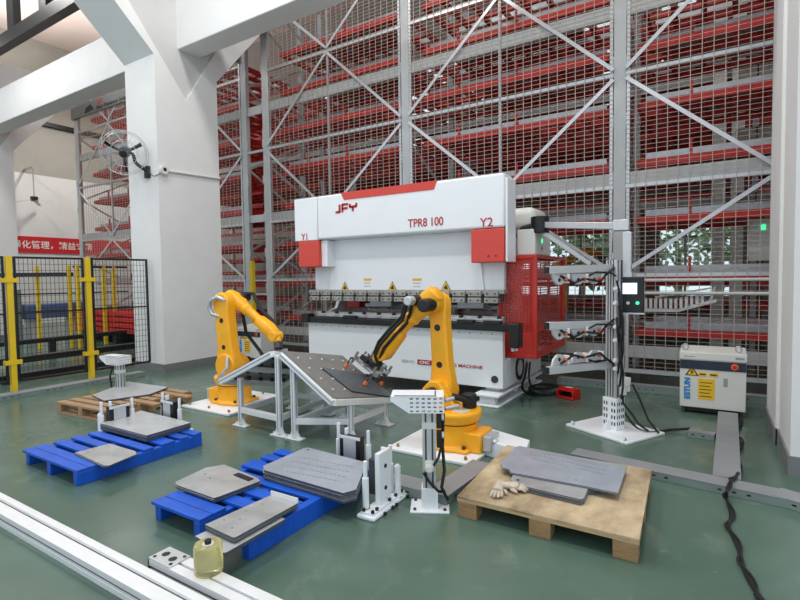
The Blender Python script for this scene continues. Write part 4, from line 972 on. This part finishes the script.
for i in range(4):
    for y in (-.06, -.03, .03, .06): mb.box(-.0695, -.067, y-.007, y+.007, .07+i*.065, .105+i*.065)
    for x in (-.045, -.015, .02, .045): mb.box(x-.007, x+.007, -.0755, -.073, .07+i*.065, .105+i*.065)
B(mb, 'clamp_slots', 'black', cl)
def garm(z, flip, L=.92, sl=0.):
    a = B(MB().bar((-L, 0, z), (-.055, 0, z+sl), .05, .07), 'arm', 'alu', bevel=.004)
    B(MB().bar((-L, -.0235, z), (-.06, -.0235, z+sl), .002, .01), 'arm_slot', 'lens', a)
    B(MB().bar((-L-.012, 0, z), (-L, 0, z), .05, .06), 'end_cap', 'black', a)
    s = 1 if flip else -1
    for k, x in enumerate((-L+.05, -L+.30, -L+.52)):
        zz = z+s*.034
        B(MB().prism([(x, zz), (x+.19, zz), (x+.17, zz+s*.07), (x+.12, zz+s*.10), (x+.07, zz+s*.10), (x+.02, zz+s*.06)], 'y', -.012, .012), 'gripper_plate', 'alu', a, bevel=.003)
        B(MB().cyl((x+.09, -.0135, zz+s*.055), (x+.09, .0135, zz+s*.055), .018, seg=12), 'plate_hole', 'black', a)
        B(MB().box(x+.18, x+.21, -.03, .03, min(zz, zz+s*.085), max(zz, zz+s*.085)), 'cup_block', 'bright_alu', a, bevel=.004)
        B(MB().lathe((x+.155, -.012, zz+s*.05), [(.017, 0), (.013, .01), (.017, .02), (.011, .03)], 12, (0, -1, 0)), 'suction_cup', 'cup', a)
    B(MB().tube([(-L+.15, -.02, z+s*.05), (-L+.3, -.04, z+s*.12), (-L+.45, -.03, z+s*.08), (-L+.65, -.05, z+s*.11), (-L+.75, -.03, z+s*.05), (-.07, -.05, z-s*.02)], .011, 6).tube([(-L+.5, -.02, z+s*.06), (-L+.62, -.03, z+s*.02), (-L+.8, -.05, z+s*.03), (-.06, -.06, z-.06)], .009, 6), 'hoses', 'cable', a)
    return a
garm(1.605, False, sl=.02); garm(1.105, False, sl=-.035); garm(.70, True, sl=-.03)
mb = MB(); random.seed(3)
for k in range(6):
    y = -.07-.02*(k % 3); z0 = 1.5-.12*k
    mb.tube([(-.06, y, z0), (-.07-.03*(k % 2), y-.04, z0-.12), (-.04, y-.02, z0-.3), (-.08, y-.05, z0-.42), (-.05, y-.01, z0-.55)], .010, 6)
B(mb, 'cables', 'cable')
mb = MB()
for z in (1.42, 1.28, 1.05, .92, .72, .64): mb.box(-.085, -.055, -.09, -.05, z-.02, z+.02).cyl((-.085, -.07, z), (-.105, -.08, z), .016, seg=10)
B(mb, 'fittings', 'bright_alu', bevel=.003)
B(MB().box(-.03, .07, -.14, -.06, .47, .55).cyl((0, -.1, .38), (0, -.1, .47), .035).cyl((.05, -.12, .41), (.05, -.12, .47), .02), 'air_filter', 'offwhite', bevel=.006)
B(MB().tube([(0, -.1, .40), (-.02, -.12, .3), (.05, -.16, .2), (.10, -.2, .1), (.14, -.28, .04)], .011, 8).tube([(.05, -.12, .45), (.08, -.15, .48), (.12, -.20, .34), (.15, -.27, .15), (.18, -.36, .035)], .011, 8), 'supply_hose', 'cable')

# ================================================================== CONTROL CABINETS
def cabinet(x0, x1, y0, y1, z0, z1, label, eyes=True, txt=True):
    o = thing('control_cabinet', ((x0+x1)/2, (y0+y1)/2, 0), label, 'control cabinet', group='robot control cabinets')
    b = MB().box(x0, x1, y0, y1, z0, z1-.08).build('body', 'offwhite', o, bevel=.008)
    MB().prism([(y0-.004, z1-.08), (y1, z1-.08), (y1, z1+.035), (y0-.004, z1)], 'x', x0-.004, x1+.004).build('lid', 'offwhite', o, bevel=.006)
    zb0, zb1 = z0+(z1-z0)*.70, z0+(z1-z0)*.86
    MB().box(x0+.002, x1-.002, y0-.006, y0, zb0, zb1).build('band', 'navy', o)
    cx = x1-(x1-x0)*.17
    MB().cyl((cx, y0-.012, (zb0+zb1)/2), (cx, y0-.006, (zb0+zb1)/2), .034, seg=20).build('switch_ring', 'orange', o); MB().cyl((cx, y0-.03, (zb0+zb1)/2), (cx, y0-.012, (zb0+zb1)/2), .02, seg=16).build('main_switch', 'red_btn', o)
    for x in (x0+.02, x1-.05): MB().box(x, x+.03, y0+.02, y1-.02, 0, z0).build('foot', 'dark', o)
    MB().box(x0+.05, x1-.06, y0+.05, y1-.03, .02, z0).build('plinth', 'black', o)
    w = x1-x0; yy = y0-.003
    MB().box(x0+w*.29, x0+w*.54, yy, y0, z0+.10, z0+.33).build('label', 'label_yellow', o)
    for a, c in ((.29, .42), (.45, .59)): MB().box(x0+w*a, x0+w*c, yy, y0, z0+.355, z0+.40).build('label', 'label_yellow', o)
    mb = MB()
    for i in range(5): mb.box(x0+w*.31, x0+w*(.50-.03*(i % 2)), yy-.001, y0, z0+.13+.038*i, z0+.138+.038*i)
    for a, c in ((.31, .40), (.47, .57)): mb.box(x0+w*a, x0+w*c, yy-.001, y0, z0+.37, z0+.385)
    mb.build('label_print', 'txt_dark', o)
    q = V((x0+w*.19, y0, z0+.355)); s_ = .095
    MB().prism([(q.x-s_*.7, q.z), (q.x+s_*.7, q.z), (q.x, q.z+s_*1.15)], 'y', yy, y0).build('warning_sign', 'txt_dark', o); MB().prism([(q.x-s_*.5, q.z+.008), (q.x+s_*.5, q.z+.008), (q.x, q.z+s_*.92)], 'y', yy-.002, yy).build('warning_sign', 'label_yellow', o)
    MB().prism([(q.x-.012, q.z+.015), (q.x+.02, q.z+.04), (q.x+.004, q.z+.04), (q.x+.012, q.z+.075), (q.x-.02, q.z+.045), (q.x-.003, q.z+.045)], 'y', yy-.004, yy-.002).build('pictogram', 'txt_dark', o)
    if txt: text_mesh('lettering', 'ESTUN', .075, Matrix.Translation((x0+w*.16, yy, z0+.09)) @ FRONT @ Matrix.Rotation(pi/2, 4, 'Z'), 'txt_blue', o, bold=.004, squash=1.05)
    MB().box(x0+w*.06, x0+w*.24, yy-.002, y0-.001, z1-.052, z1-.042).box(x1-w*.16, x1-w*.03, yy-.002, y0-.001, z1-.055, z1-.03).build('small_print', 'lens', o)
    for x in (x0+.05, x1-.07):
        mb = MB(); mb.tube([(x+.028*cos(t*pi/6), y0+.08, z1+.05+.028*sin(t*pi/6)) for t in range(12)], .008, 8, closed=True); mb.cyl((x, y0+.08, z1), (x, y0+.08, z1+.022), .014, seg=10); mb.build('lifting_eye', 'galv', o)
    return o
cc = cabinet(-.322, .295, 6.4, 6.77, .07, .685, 'cream control cabinet with navy band at the end of floor trunking, right side')
MB().box(.09, .13, 6.396, 6.399, .33, .42).build('scuff', 'lens', cc)
cabinet(-7.83, -7.21, 6.52, 6.88, .07, .65, 'cream control cabinet half hidden behind the left robot arm')

# ================================================================== TRUNKING AND CABLES
def trunk(name, pts, w, h, label, ends=True):
    o = thing(name, V(pts[0]), label, 'cable trunking', group='grey floor trunking')
    for i, (a, b) in enumerate(zip(pts, pts[1:])):
        a, b = V(a), V(b); h += .0025*(i > 0); d = (b-a).normalized(); n_ = V((-d.y, d.x, 0)); e = d*(w/2 if i else 0)
        mb = MB(); mb.bar(a-e+V((0, 0, h/2)), b+d*0+V((0, 0, h/2)), w, h); mb.build('channel', 'tray_side', o, bevel=.003)
        MB().bar(a-e+V((0, 0, h+.002)), b+V((0, 0, h+.002)), w+.006, .004).build('lid', 'tray', o)
        L_ = (b-a).length; s = MB()
        k = int(L_/.085)
        for j in range(k):
            if (j//3) % 2 == 0:
                for sg in (-1, 1):
                    c = a+d*((j+.5)*.085)+n_*(sg*w/2)+V((0, 0, h*.55)); s.bar(c-d*.012, c+d*.012, .004, .012)
        if len(s.bm.verts): s.build('knockouts', 'black', o)
        else: s.bm.free()
    return o
trunk('cable_trunking', [(-1.0, 4.34, 0), (.45, 4.17, 0), (.97, 3.95, 0), (2.6, 3.81, 0)], .17, .06, 'grey floor trunking running left to right behind the wooden pallet')
trunk('cable_trunking', [(.09, 4.31, 0), (.135, 6.36, 0)], .17, .062, 'grey floor trunking leading back to the cream control cabinet')
trunk('cable_trunking', [(-2.045, 3.06, 0), (-1.6, 3.06, 0), (-1.56, 3.69, 0)], .17, .07, 'grey trunking passing under the sensor post to the right robot')
trunk('cable_trunking', [(-.196, 5.5, 0), (.02, 5.47, 0)], .10, .055, 'short grey trunking stub feeding the black hose')
trunk('cable_trunking', [(-8.1, 1.2, 0), (-8.05, 4.7, 0)], .2, .06, 'grey floor trunking along the foot of the yellow posted fence')
trunk('cable_trunking', [(-1.9, 7.29, 0), (2.2, 7.29, 0)], .14, .09, 'grey trunking along the foot of the mesh rack')
trunk('cable_trunking', [(-7.1, 6.44, 0), (-5.34, 6.44, 0)], .12, .05, 'grey trunking on the floor behind the left robot')
mb = MB(); cp = [(738, 414, .03), (740, 424, .03), (736, 433, .03), (741, 443, .03), (737, 455, .03), (739, 466, .03), (736, 477, .075), (730, 482, .085), (727, 490, .085), (727, 500, .02), (731, 515, .012), (729, 526, .012), (735, 541, .012), (741, 556, .012), (745, 572, .012), (755, 590, .012), (765, 603, .012), (790, 640, .012)]
pts = [G(x, y, z) for x, y, z in cp]
def smoothpts(p, n=6):
    out = []
    for i in range(len(p)-1):
        a, b, c, d = p[max(i-1, 0)], p[i], p[i+1], p[min(i+2, len(p)-1)]
        for k in range(n):
            t = k/n; out.append(.5*((2*b)+(c-a)*t+(2*a-5*b+4*c-d)*t*t+(3*b-a-3*c+d)*t**3))
    return out+[p[-1]]
sp_ = smoothpts(pts)
mb.tube(sp_, .010, 8); off = [p+V((.02*sin(i*.45), .012*cos(i*.45), .006+.004*cos(i*.45))) for i, p in enumerate(sp_)]; mb.tube(off, .0075, 8)
tag(mb.build('power_cable', 'cable'), 'black twisted cable crossing trunking and running to the lower right corner', 'cable')
mb = MB(); mb.tube(smoothpts([G(624, 412, .12), G(632, 423, .04), G(640, 430, .02), G(652, 432.5, .02), G(668, 430, .02), G(684, 429, .03), G(690, 428.5, .03)]), .012, 8); tag(mb.build('air_hose', 'cable'), 'black hose from the gripper stand to the short trunking stub', 'hose')
mb = MB(); c = G(540, 391)
mb.tube(smoothpts([G(527, 362, .55), G(525, 376, .3), G(522, 386, .1), G(526, 392, .02), G(540, 395, .02), G(556, 392, .02), G(560, 387, .02), G(545, 384, .02), G(530, 387, .03), G(535, 393, .04), G(552, 394, .03), G(562, 394, .02)]), .016, 8)
mb.tube(smoothpts([G(530, 362, .55), G(529, 378, .25), G(533, 387, .03), G(545, 389, .02), G(556, 386, .02), G(570, 388, .02)]), .012, 8)
tag(mb.build('cable_coil', 'cable'), 'loose black cables on the floor below the red guard cage', 'cable')
# foot pedal
q = G(568, 398); fpd = thing('foot_pedal', q, 'red foot pedal on the floor between press and gripper stand', 'pedal', R(-20), world=False)
MB().box(-.12, .12, -.08, .1, 0, .03).box(-.12, -.1, -.08, .1, .03, .10).box(.10, .12, -.08, .1, .03, .10).prism([(-.08, .10), (.1, .10), (.1, .125), (-.02, .135)], 'x', -.12, .12).build('housing', 'red_btn', fpd, bevel=.008, noshift=True)
MB().obox((0, .0, .05), (.16, .12, .02), Matrix.Rotation(R(12), 3, 'X')).build('treadle', 'black', fpd, noshift=True)
MB().box(-.05, .05, -.0, .05, .132, .136).build('label', 'offwhite', fpd, noshift=True)
# robot connector motor and white cover beside right robot
wb = thing('white_cover', G(500, 450), 'white sheet metal cover box on the floor beside the right robot', 'cover box')
a, b = G(486, 456), G(530, 444)
ca_, cb_, cc_ = G(484, 439, .145), G(491.6, 428.6, .145), G(530, 440, .12); cd_ = ca_+cc_-cb_
MB().hexa([V((p.x, p.y, 0)) for p in (ca_, cd_, cc_, cb_)]+[ca_, V((cd_.x, cd_.y, .12)), cc_, cb_]).build('shell', 'white', wb, bevel=.006)
lc = ca_.lerp(cb_, .3)+(cd_-ca_)*.06; la = (cb_-ca_).normalized()*.05; lb = (cd_-ca_).normalized()*.045
MB().hexa([lc-la-lb-V((0, 0, .01)), lc+lb-la-V((0, 0, .01)), lc+la+lb-V((0, 0, .01)), lc+la-lb-V((0, 0, .01)), lc-la-lb+V((0, 0, .001)), lc+lb-la+V((0, 0, .001)), lc+la+lb+V((0, 0, .001)), lc+la-lb+V((0, 0, .001))]).build('label', 'txt_dark', wb)

# ================================================================== SAFETY FENCES
def grid(mb, p0, p1, z0, z1, px, pz, r):
    p0, p1 = V(p0), V(p1); L_ = (p1-p0).length; d = (p1-p0)/L_; n_ = round(L_/px)
    for i in range(1, n_): q = p0+d*(L_*i/n_); mb.box(q.x-r, q.x+r, q.y-r, q.y+r, z0, z1)
    k = round((z1-z0)/pz)
    for i in range(1, k): z = z0+(z1-z0)*i/k; mb.bar((p0.x, p0.y, z), (p1.x, p1.y, z), 2*r, 2*r)
def fence_panel(o, p0, p1, z0, z1, mid=True, t=.03):
    mb = MB()
    for z in (z0, z1): mb.bar((p0[0], p0[1], z), (p1[0], p1[1], z), t, t)
    for p in (p0, p1): mb.bar((p[0], p[1], z0-t/2), (p[0], p[1], z1+t/2), t, t)
    if mid: mb.bar((p0[0], p0[1], (z0+z1)/2+.08), (p1[0], p1[1], (z0+z1)/2+.08), t*.8, t*.8)
    f = mb.build('panel_frame', 'black_metal', o, bevel=.002)
    mb = MB(); grid(mb, (p0[0], p0[1], 0), (p1[0], p1[1], 0), z0, z1, .055, .09, .0025); mb.build('wire_mesh', 'black_metal', f, smooth=False)
def fence_post(o, x, y, h):
    p = MB().box(x-.035, x+.035, y-.035, y+.035, 0, h).box(x-.06, x+.06, y-.06, y+.06, 0, .01).build('post', 'yellow', o, bevel=.004)
    mb = MB()
    for z in (.45, 1.6): mb.box(x-.045, x+.045, y-.10, y+.10, z-.03, z+.03)
    mb.build('bracket', 'yellow', p)
def pf_(px, py): p = G(px, py); return (p.x, p.y)
A, Bp = pf_(14.5, 394), pf_(92, 381.5)
dirv = V((Bp[0]-A[0], Bp[1]-A[1], 0)).normalized()
fe = thing('safety_fence', (A[0], A[1], 0), 'black mesh safety fence with thick yellow posts in front of left column', 'fence')
for p in (A, Bp): fence_post(fe, p[0], p[1], 1.94)
E0 = (-8.22, 4.95); Z0 = (A[0]-dirv.x*1.25, A[1]-dirv.y*1.25)
fence_post(fe, Z0[0], Z0[1], 1.94)
fence_panel(fe, (Bp[0], Bp[1]+.07), E0, .18, 1.92); fence_panel(fe, (A[0], A[1]+.07), (Bp[0], Bp[1]-.07), .18, 1.92); fence_panel(fe, (Z0[0], Z0[1]+.07), (A[0], A[1]-.07), .18, 1.92)
# second fence beyond
fb = thing('safety_fence', (-13.5, 6.6, 0), 'farther black fence with slim yellow posts, seen through the front fence', 'fence')
pts = [PX(37, 275, -13.6), PX(68, 267, -13.0), PX(78, 266, -12.6), PX(103, 265, -13.0), PX(113, 265, -13.0)]
FP = [(-13.6, PX(37, 275, -13.6).y), (-13.0, PX(68.5, 267, -13.0).y), (-12.6, PX(77, 266, -12.6).y), (-13.0, PX(103, 265, -13).y), (-13.0, PX(113, 265, -13).y)]
for x, y in FP: MB().box(x-.035, x+.035, y-.035, y+.035, 0, 1.95).build('post', 'yellow', fb)
mb = MB(); mb.bar((-14.0, 4.6, 1.75), (-13.0, 6.0, 1.75), .05, .09).bar((-13.0, 6.0, 1.93), (-13.0, 7.3, 1.93), .04, .05).bar((-13.3, 4.8, .9), (-13.0, 7.3, .9), .03, .03).bar((-13.3, 4.8, 1.3), (-13.0, 7.3, 1.3), .03, .03); mb.build('rails', 'black_metal', fb)
MB().box(-.02, .02, -.02, .02, 0, 1.0).bm.free()
# dark rail beds behind fence
for i, (x, z0, z1, w) in enumerate(((-9.25, .05, .13, .12), (-10.5, .13, .23, .12), (-12.0, .3, .38, .12))):
    o = thing('guide_rail', (x, 5, 0), ['black guide rail low on the floor, nearest behind the fence', 'black guide rail, the middle one behind the fence', 'black guide rail, the farthest behind the fence'][i], 'rail', group='black guide rails behind the fence')
    MB().box(x-w/2, x+w/2, 1.2, 6.65, z0, z1).build('beam', 'black_metal', o, bevel=.006); MB().box(x-w/2-.02, x+w/2+.02, 1.2, 6.65, z1, z1+.015).build('cap_strip', 'dark', o)
    for y in (1.5, 3.2, 5.0, 6.4): MB().box(x-.05, x+.05, y, y+.12, 0, z0).build('support', 'black_metal', o)
# blue machine bed and green cabinet seen through the fence
o = thing('machine_bed', (-15.5, 6, 0), 'dull blue machine bed seen through the fence', 'machine')
MB().box(-15.6, -15.0, 5.75, 7.3, .62, 1.0).build('bed', 'blue_box', o, bevel=.03); MB().box(-15.5, -15.1, 5.9, 6.1, 0, .62).build('support', 'rack_grey', o); MB().box(-15.5, -15.1, 6.9, 7.1, 0, .62).build('support', 'rack_grey', o)
o = thing('green_cabinet', (-15.1, 5.56, 0), 'grey green cabinet standing at the left end of the blue machine bed', 'cabinet')
M['grn'] = mat('grey_green', (112, 122, 116), .5, noise=.05)
MB().box(-15.3, -15.0, 5.45, 5.68, 0, 1.38).build('body', 'grn', o, bevel=.01); MB().box(-15.0, -14.995, 5.48, 5.65, .1, 1.33).build('door', 'grn', o, bevel=.004)
# ground level red stacks behind the fence
for i, (x, y) in enumerate(((-13.9, 7.0), (-12.2, 7.0))):
    o = thing('tray_stack', (x, y, 0), ['red tray stack on the floor below the sign board rack, left one', 'red tray stack on the floor near the left column'][i], 'tray stack', group='red tray stacks on the floor')
    for k in range(4): MB().box(x-.75, x+.75, 6.75, 7.5, .28+.14*k, .39+.14*k).build('tray', 'rack_red', o, bevel=.01)
    for dx in (-.6, .6): MB().box(x+dx-.06, x+dx+.06, 6.8, 7.45, 0, .28).build('foot', 'black_metal', o)
# yellow post against rack
yp = MB().box(-8.29, -8.21, 7.25, 7.33, 0, 1.95).build('barrier_post', 'yellow'); tag(yp, 'yellow post standing between the left column and the rack', 'post')

# ================================================================== WALL FAN, BANNER, HANGING FAN
FH = PY(124, 153, 4.68)
fan = thing('wall_fan', FH, 'black wall fan with a wire guard on the front of left column', 'fan')
nrm = (V((0, 0, CAMH))-FH).normalized(); nrm = (nrm+V((-.15, 0, -.1))).normalized(); u_ = nrm.cross(V((0, 0, 1))).normalized(); v_ = u_.cross(nrm)
def ringp(r, z, k=40): return [FH+u_*(r*cos(2*pi*i/k))+v_*(r*sin(2*pi*i/k))+nrm*z for i in range(k)]
mb = MB()
for r, z in ((.36, 0), (.33, .08), (.33, -.08), (.2, .11), (.2, -.11)): mb.tube(ringp(r, z), .004 if r < .35 else .006, 6, closed=True)
for i in range(28):
    a = 2*pi*i/28; dv = u_*cos(a)+v_*sin(a)
    mb.tube([FH+dv*.06+nrm*.12, FH+dv*.2+nrm*.11, FH+dv*.33+nrm*.08, FH+dv*.36, FH+dv*.33-nrm*.08, FH+dv*.06-nrm*.12], .002, 4)
mb.build('guard', 'alu', fan)
mb = MB(); mb.cyl(FH-nrm*.26, FH-nrm*.02, .09, seg=18).cyl(FH-nrm*.02, FH+nrm*.06, .05, seg=16); mb.build('motor', 'black', fan, bevel=.01)
for k in range(3):
    a = 2*pi*k/3+.5; dv = u_*cos(a)+v_*sin(a); dp = -u_*sin(a)+v_*cos(a)
    b0 = FH+dv*.05; b1 = FH+dv*.31
    MB().hexa([b0-dp*.022-nrm*.012, b0+dp*.022+nrm*.012, b1+dp*.03+nrm*.012, b1-dp*.03-nrm*.012, b0-dp*.022-nrm*.008, b0+dp*.022+nrm*.016, b1+dp*.03+nrm*.016, b1-dp*.03-nrm*.008]).build('blade', 'black', fan, bevel=.001)
Mt = PY(147.5, 171, 5.0)
mb = MB(); mb.tube(smoothpts([FH-nrm*.2, FH-nrm*.2+V((.14, .05, -.06)), Mt+V((-.08, -.15, .12)), Mt+V((0, -.02, .0))]), .028, 8); mb.build('arm', 'black', fan)
MB().box(Mt.x-.06, Mt.x+.06, 4.97, 5.018, Mt.z-.12, Mt.z+.08).build('wall_bracket', 'black', fan, bevel=.01)
MB().tube(smoothpts([Mt+V((.06, -.02, 0)), Mt+V((.14, -.02, -.08)), Mt+V((.25, -.03, -.12)), V((-7.87, 5.05, 3.36))]), .008, 6).build('cord', 'dark', fan)
bz0, bz1 = PX(18, 252.5, -21.95).z, PX(18, 235.7, -21.95).z
ban = thing('banner', (-21.96, 9, bz0), 'red banner with white Chinese characters on the far left wall', 'banner')
MB().box(-21.99, -21.965, 5.6, 13.2, bz0, bz1).build('cloth', 'banner', ban)
FX = Matrix.Rotation(pi/2, 4, 'Z') @ Matrix.Rotation(pi/2, 4, 'X')
yb = PX(21.5, 246, -21.96).y; ye = PX(76, 248, -21.96).y; cw = (ye-yb)/6.0
tm = text_mesh('lettering', '强化管理，精益求精', cw, Matrix.Translation((-21.96, yb-cw, bz0+(bz1-bz0)*.5-cw*.36)) @ FX, 'banner_text', ban, bold=.004)
q = PX(33, 173, -21.3)
hf = thing('hanging_fan', (q.x, q.y, q.z), 'small fan hanging on a thin rod before the white left wall', 'fan')
qb = PX(33.5, 201, -21.3)
MB().box(-22, q.x+.03, q.y-.03, q.y+.03, q.z+.18, q.z+.24).build('wall_bracket', 'galv', hf)
MB().cyl((q.x, q.y, q.z+.2), (q.x, q.y, qb.z+.1), .02, seg=8).build('rod', 'galv', hf); MB().cyl((q.x, q.y, qb.z), (q.x, q.y, qb.z+.16), .12, seg=16).build('motor', 'black', hf)
for k in range(3): a = 2*pi*k/3+.4; MB().bar((q.x+cos(a)*.1, q.y+sin(a)*.1, qb.z+.02), (q.x+cos(a)*.6, q.y+sin(a)*.6, qb.z-.08), .12, .015).build('blade', 'offwhite', hf)
a, b = PX(40, 123, -21.93), PX(76, 131, -21.93)
mb = MB(); mb.bar(a, a+(b-a)*1.9, .14, .16); tag(mb.build('cable_tray', 'black_metal'), 'black horizontal bar fixed high on the beige left wall', 'bar')
# ================================================================== TREES OUTSIDE THE WINDOWS
def tree(x, y, h, label):
    o = thing('tree', (x, y, -.2), label, 'tree', group='trees outside the windows')
    MB().tube([(x, y, -.2), (x+.1, y, h*.3), (x, y+.1, h*.6)], [.16, .12, .06], 10).build('trunk', 'bark', o)
    mb = MB(); rnd = random.Random(int(x*10))
    for i in range(620):
        while True:
            p = V((rnd.uniform(-1, 1), rnd.uniform(-1, 1), rnd.uniform(-1, 1)))
            if p.length < 1: break
        c = V((x, y, h*.62))+V((p.x*h*.36, p.y*h*.36, p.z*h*.40)); n1 = V((rnd.gauss(0, 1), rnd.gauss(0, 1), rnd.gauss(0, 1))).normalized(); n2 = n1.orthogonal().normalized(); s = rnd.uniform(.09, .2)
        mb.quad([c-n1*s, c-n2*s*.6, c+n1*s, c+n2*s*.6])
    mb.build('crown', 'leaf', o, smooth=False)
for x, y, h in ((-4.6, 21, 4.6), (-2.7, 17.4, 4.2), (-1.2, 21, 4.6), (.9, 17.6, 4.2), (-7.4, 18, 4.6)):
    tree(x, y, h, 'green leafy tree outside the back windows, %s' % {-4.6: 'behind the press hood', -2.7: 'left of the gripper stand', -1.2: 'behind the cable carrier', .9: 'nearest the right column', -7.4: 'farthest left'}[x])
gr = MB().box(-22, 8, 14.3, 30, -.4, -.2); M['grass'] = mat('outside_ground', (120, 126, 100), .9, noise=.1); struct(gr, 'ground', 'grass')
# every bolt, hole, hose and fitting of one mesh becomes a part of its own
ONE = {'panel_screws': 'screw', 'die_bolts': 'bolt', 'bolts': 'bolt', 'bolt': 'bolt', 'clamp_slots': 'slot', 'bracket': 'bracket', 'gauge': 'gauge', 'gusset': 'gusset', 'foot_bolts': 'bolt', 'anchor': 'anchor_bolt', 'cover_plugs': 'cover_plug',
       'punched_holes': 'punched_hole', 'holes': 'hole', 'louvre_slots': 'louvre', 'fittings': 'fitting', 'cables': 'cable', 'hoses': 'hose', 'cable_bundle': 'cable', 'connector': 'connector', 'post_slots': 'post_slot', 'knockouts': 'knockout',
       'valve': 'valve', 'fitting': 'fitting', 'screw': 'screw', 'label_print': 'label_print', 'warning_label': 'warning_label', 'caster_nut': 'caster_nut', 'supply_hose': 'supply_hose', 'silver_hose': 'silver_hose', 'leg_slot': 'leg_slot', 'rails': 'rail', 'slot': 'slot', 'small_print': 'small_print', 'plate_shadow_strip': 'strip', 'valve_block': 'valve_block', 'air_filter': 'air_filter'}
def split_pieces(o, nm):
    bm = bmesh.new(); bm.from_mesh(o.data); left = set(bm.verts); groups = []
    while left:
        st = [left.pop()]; g = set(st)
        while st:
            for e_ in st.pop().link_edges:
                for w_ in e_.verts:
                    if w_ in left: left.discard(w_); g.add(w_); st.append(w_)
        groups.append(g)
    if 1 < len(groups) <= 90:
        for g in groups:
            nb = bmesh.new(); mp = {v: nb.verts.new(v.co) for v in g}
            for f in {f for v in g for f in v.link_faces}:
                nf = nb.faces.new([mp[v] for v in f.verts]); nf.smooth = f.smooth; nf.material_index = f.material_index
            me = bpy.data.meshes.new(nm); nb.to_mesh(me); nb.free()
            for m_ in o.data.materials: me.materials.append(m_)
            if any(p_.use_smooth for p_ in me.polygons): me.set_sharp_from_angle(angle=R(38))
            c = o.copy(); c.data = me; c.name = nm; COL.objects.link(c)
        bpy.data.objects.remove(o)
    bm.free()
for o in list(COL.objects):
    b_ = o.name.split('.')[0]
    if o.type == 'MESH' and o.parent is not None and b_ in ONE: split_pieces(o, ONE[b_])
for o in COL.objects:
    if '_wc' in o: del o['_wc']
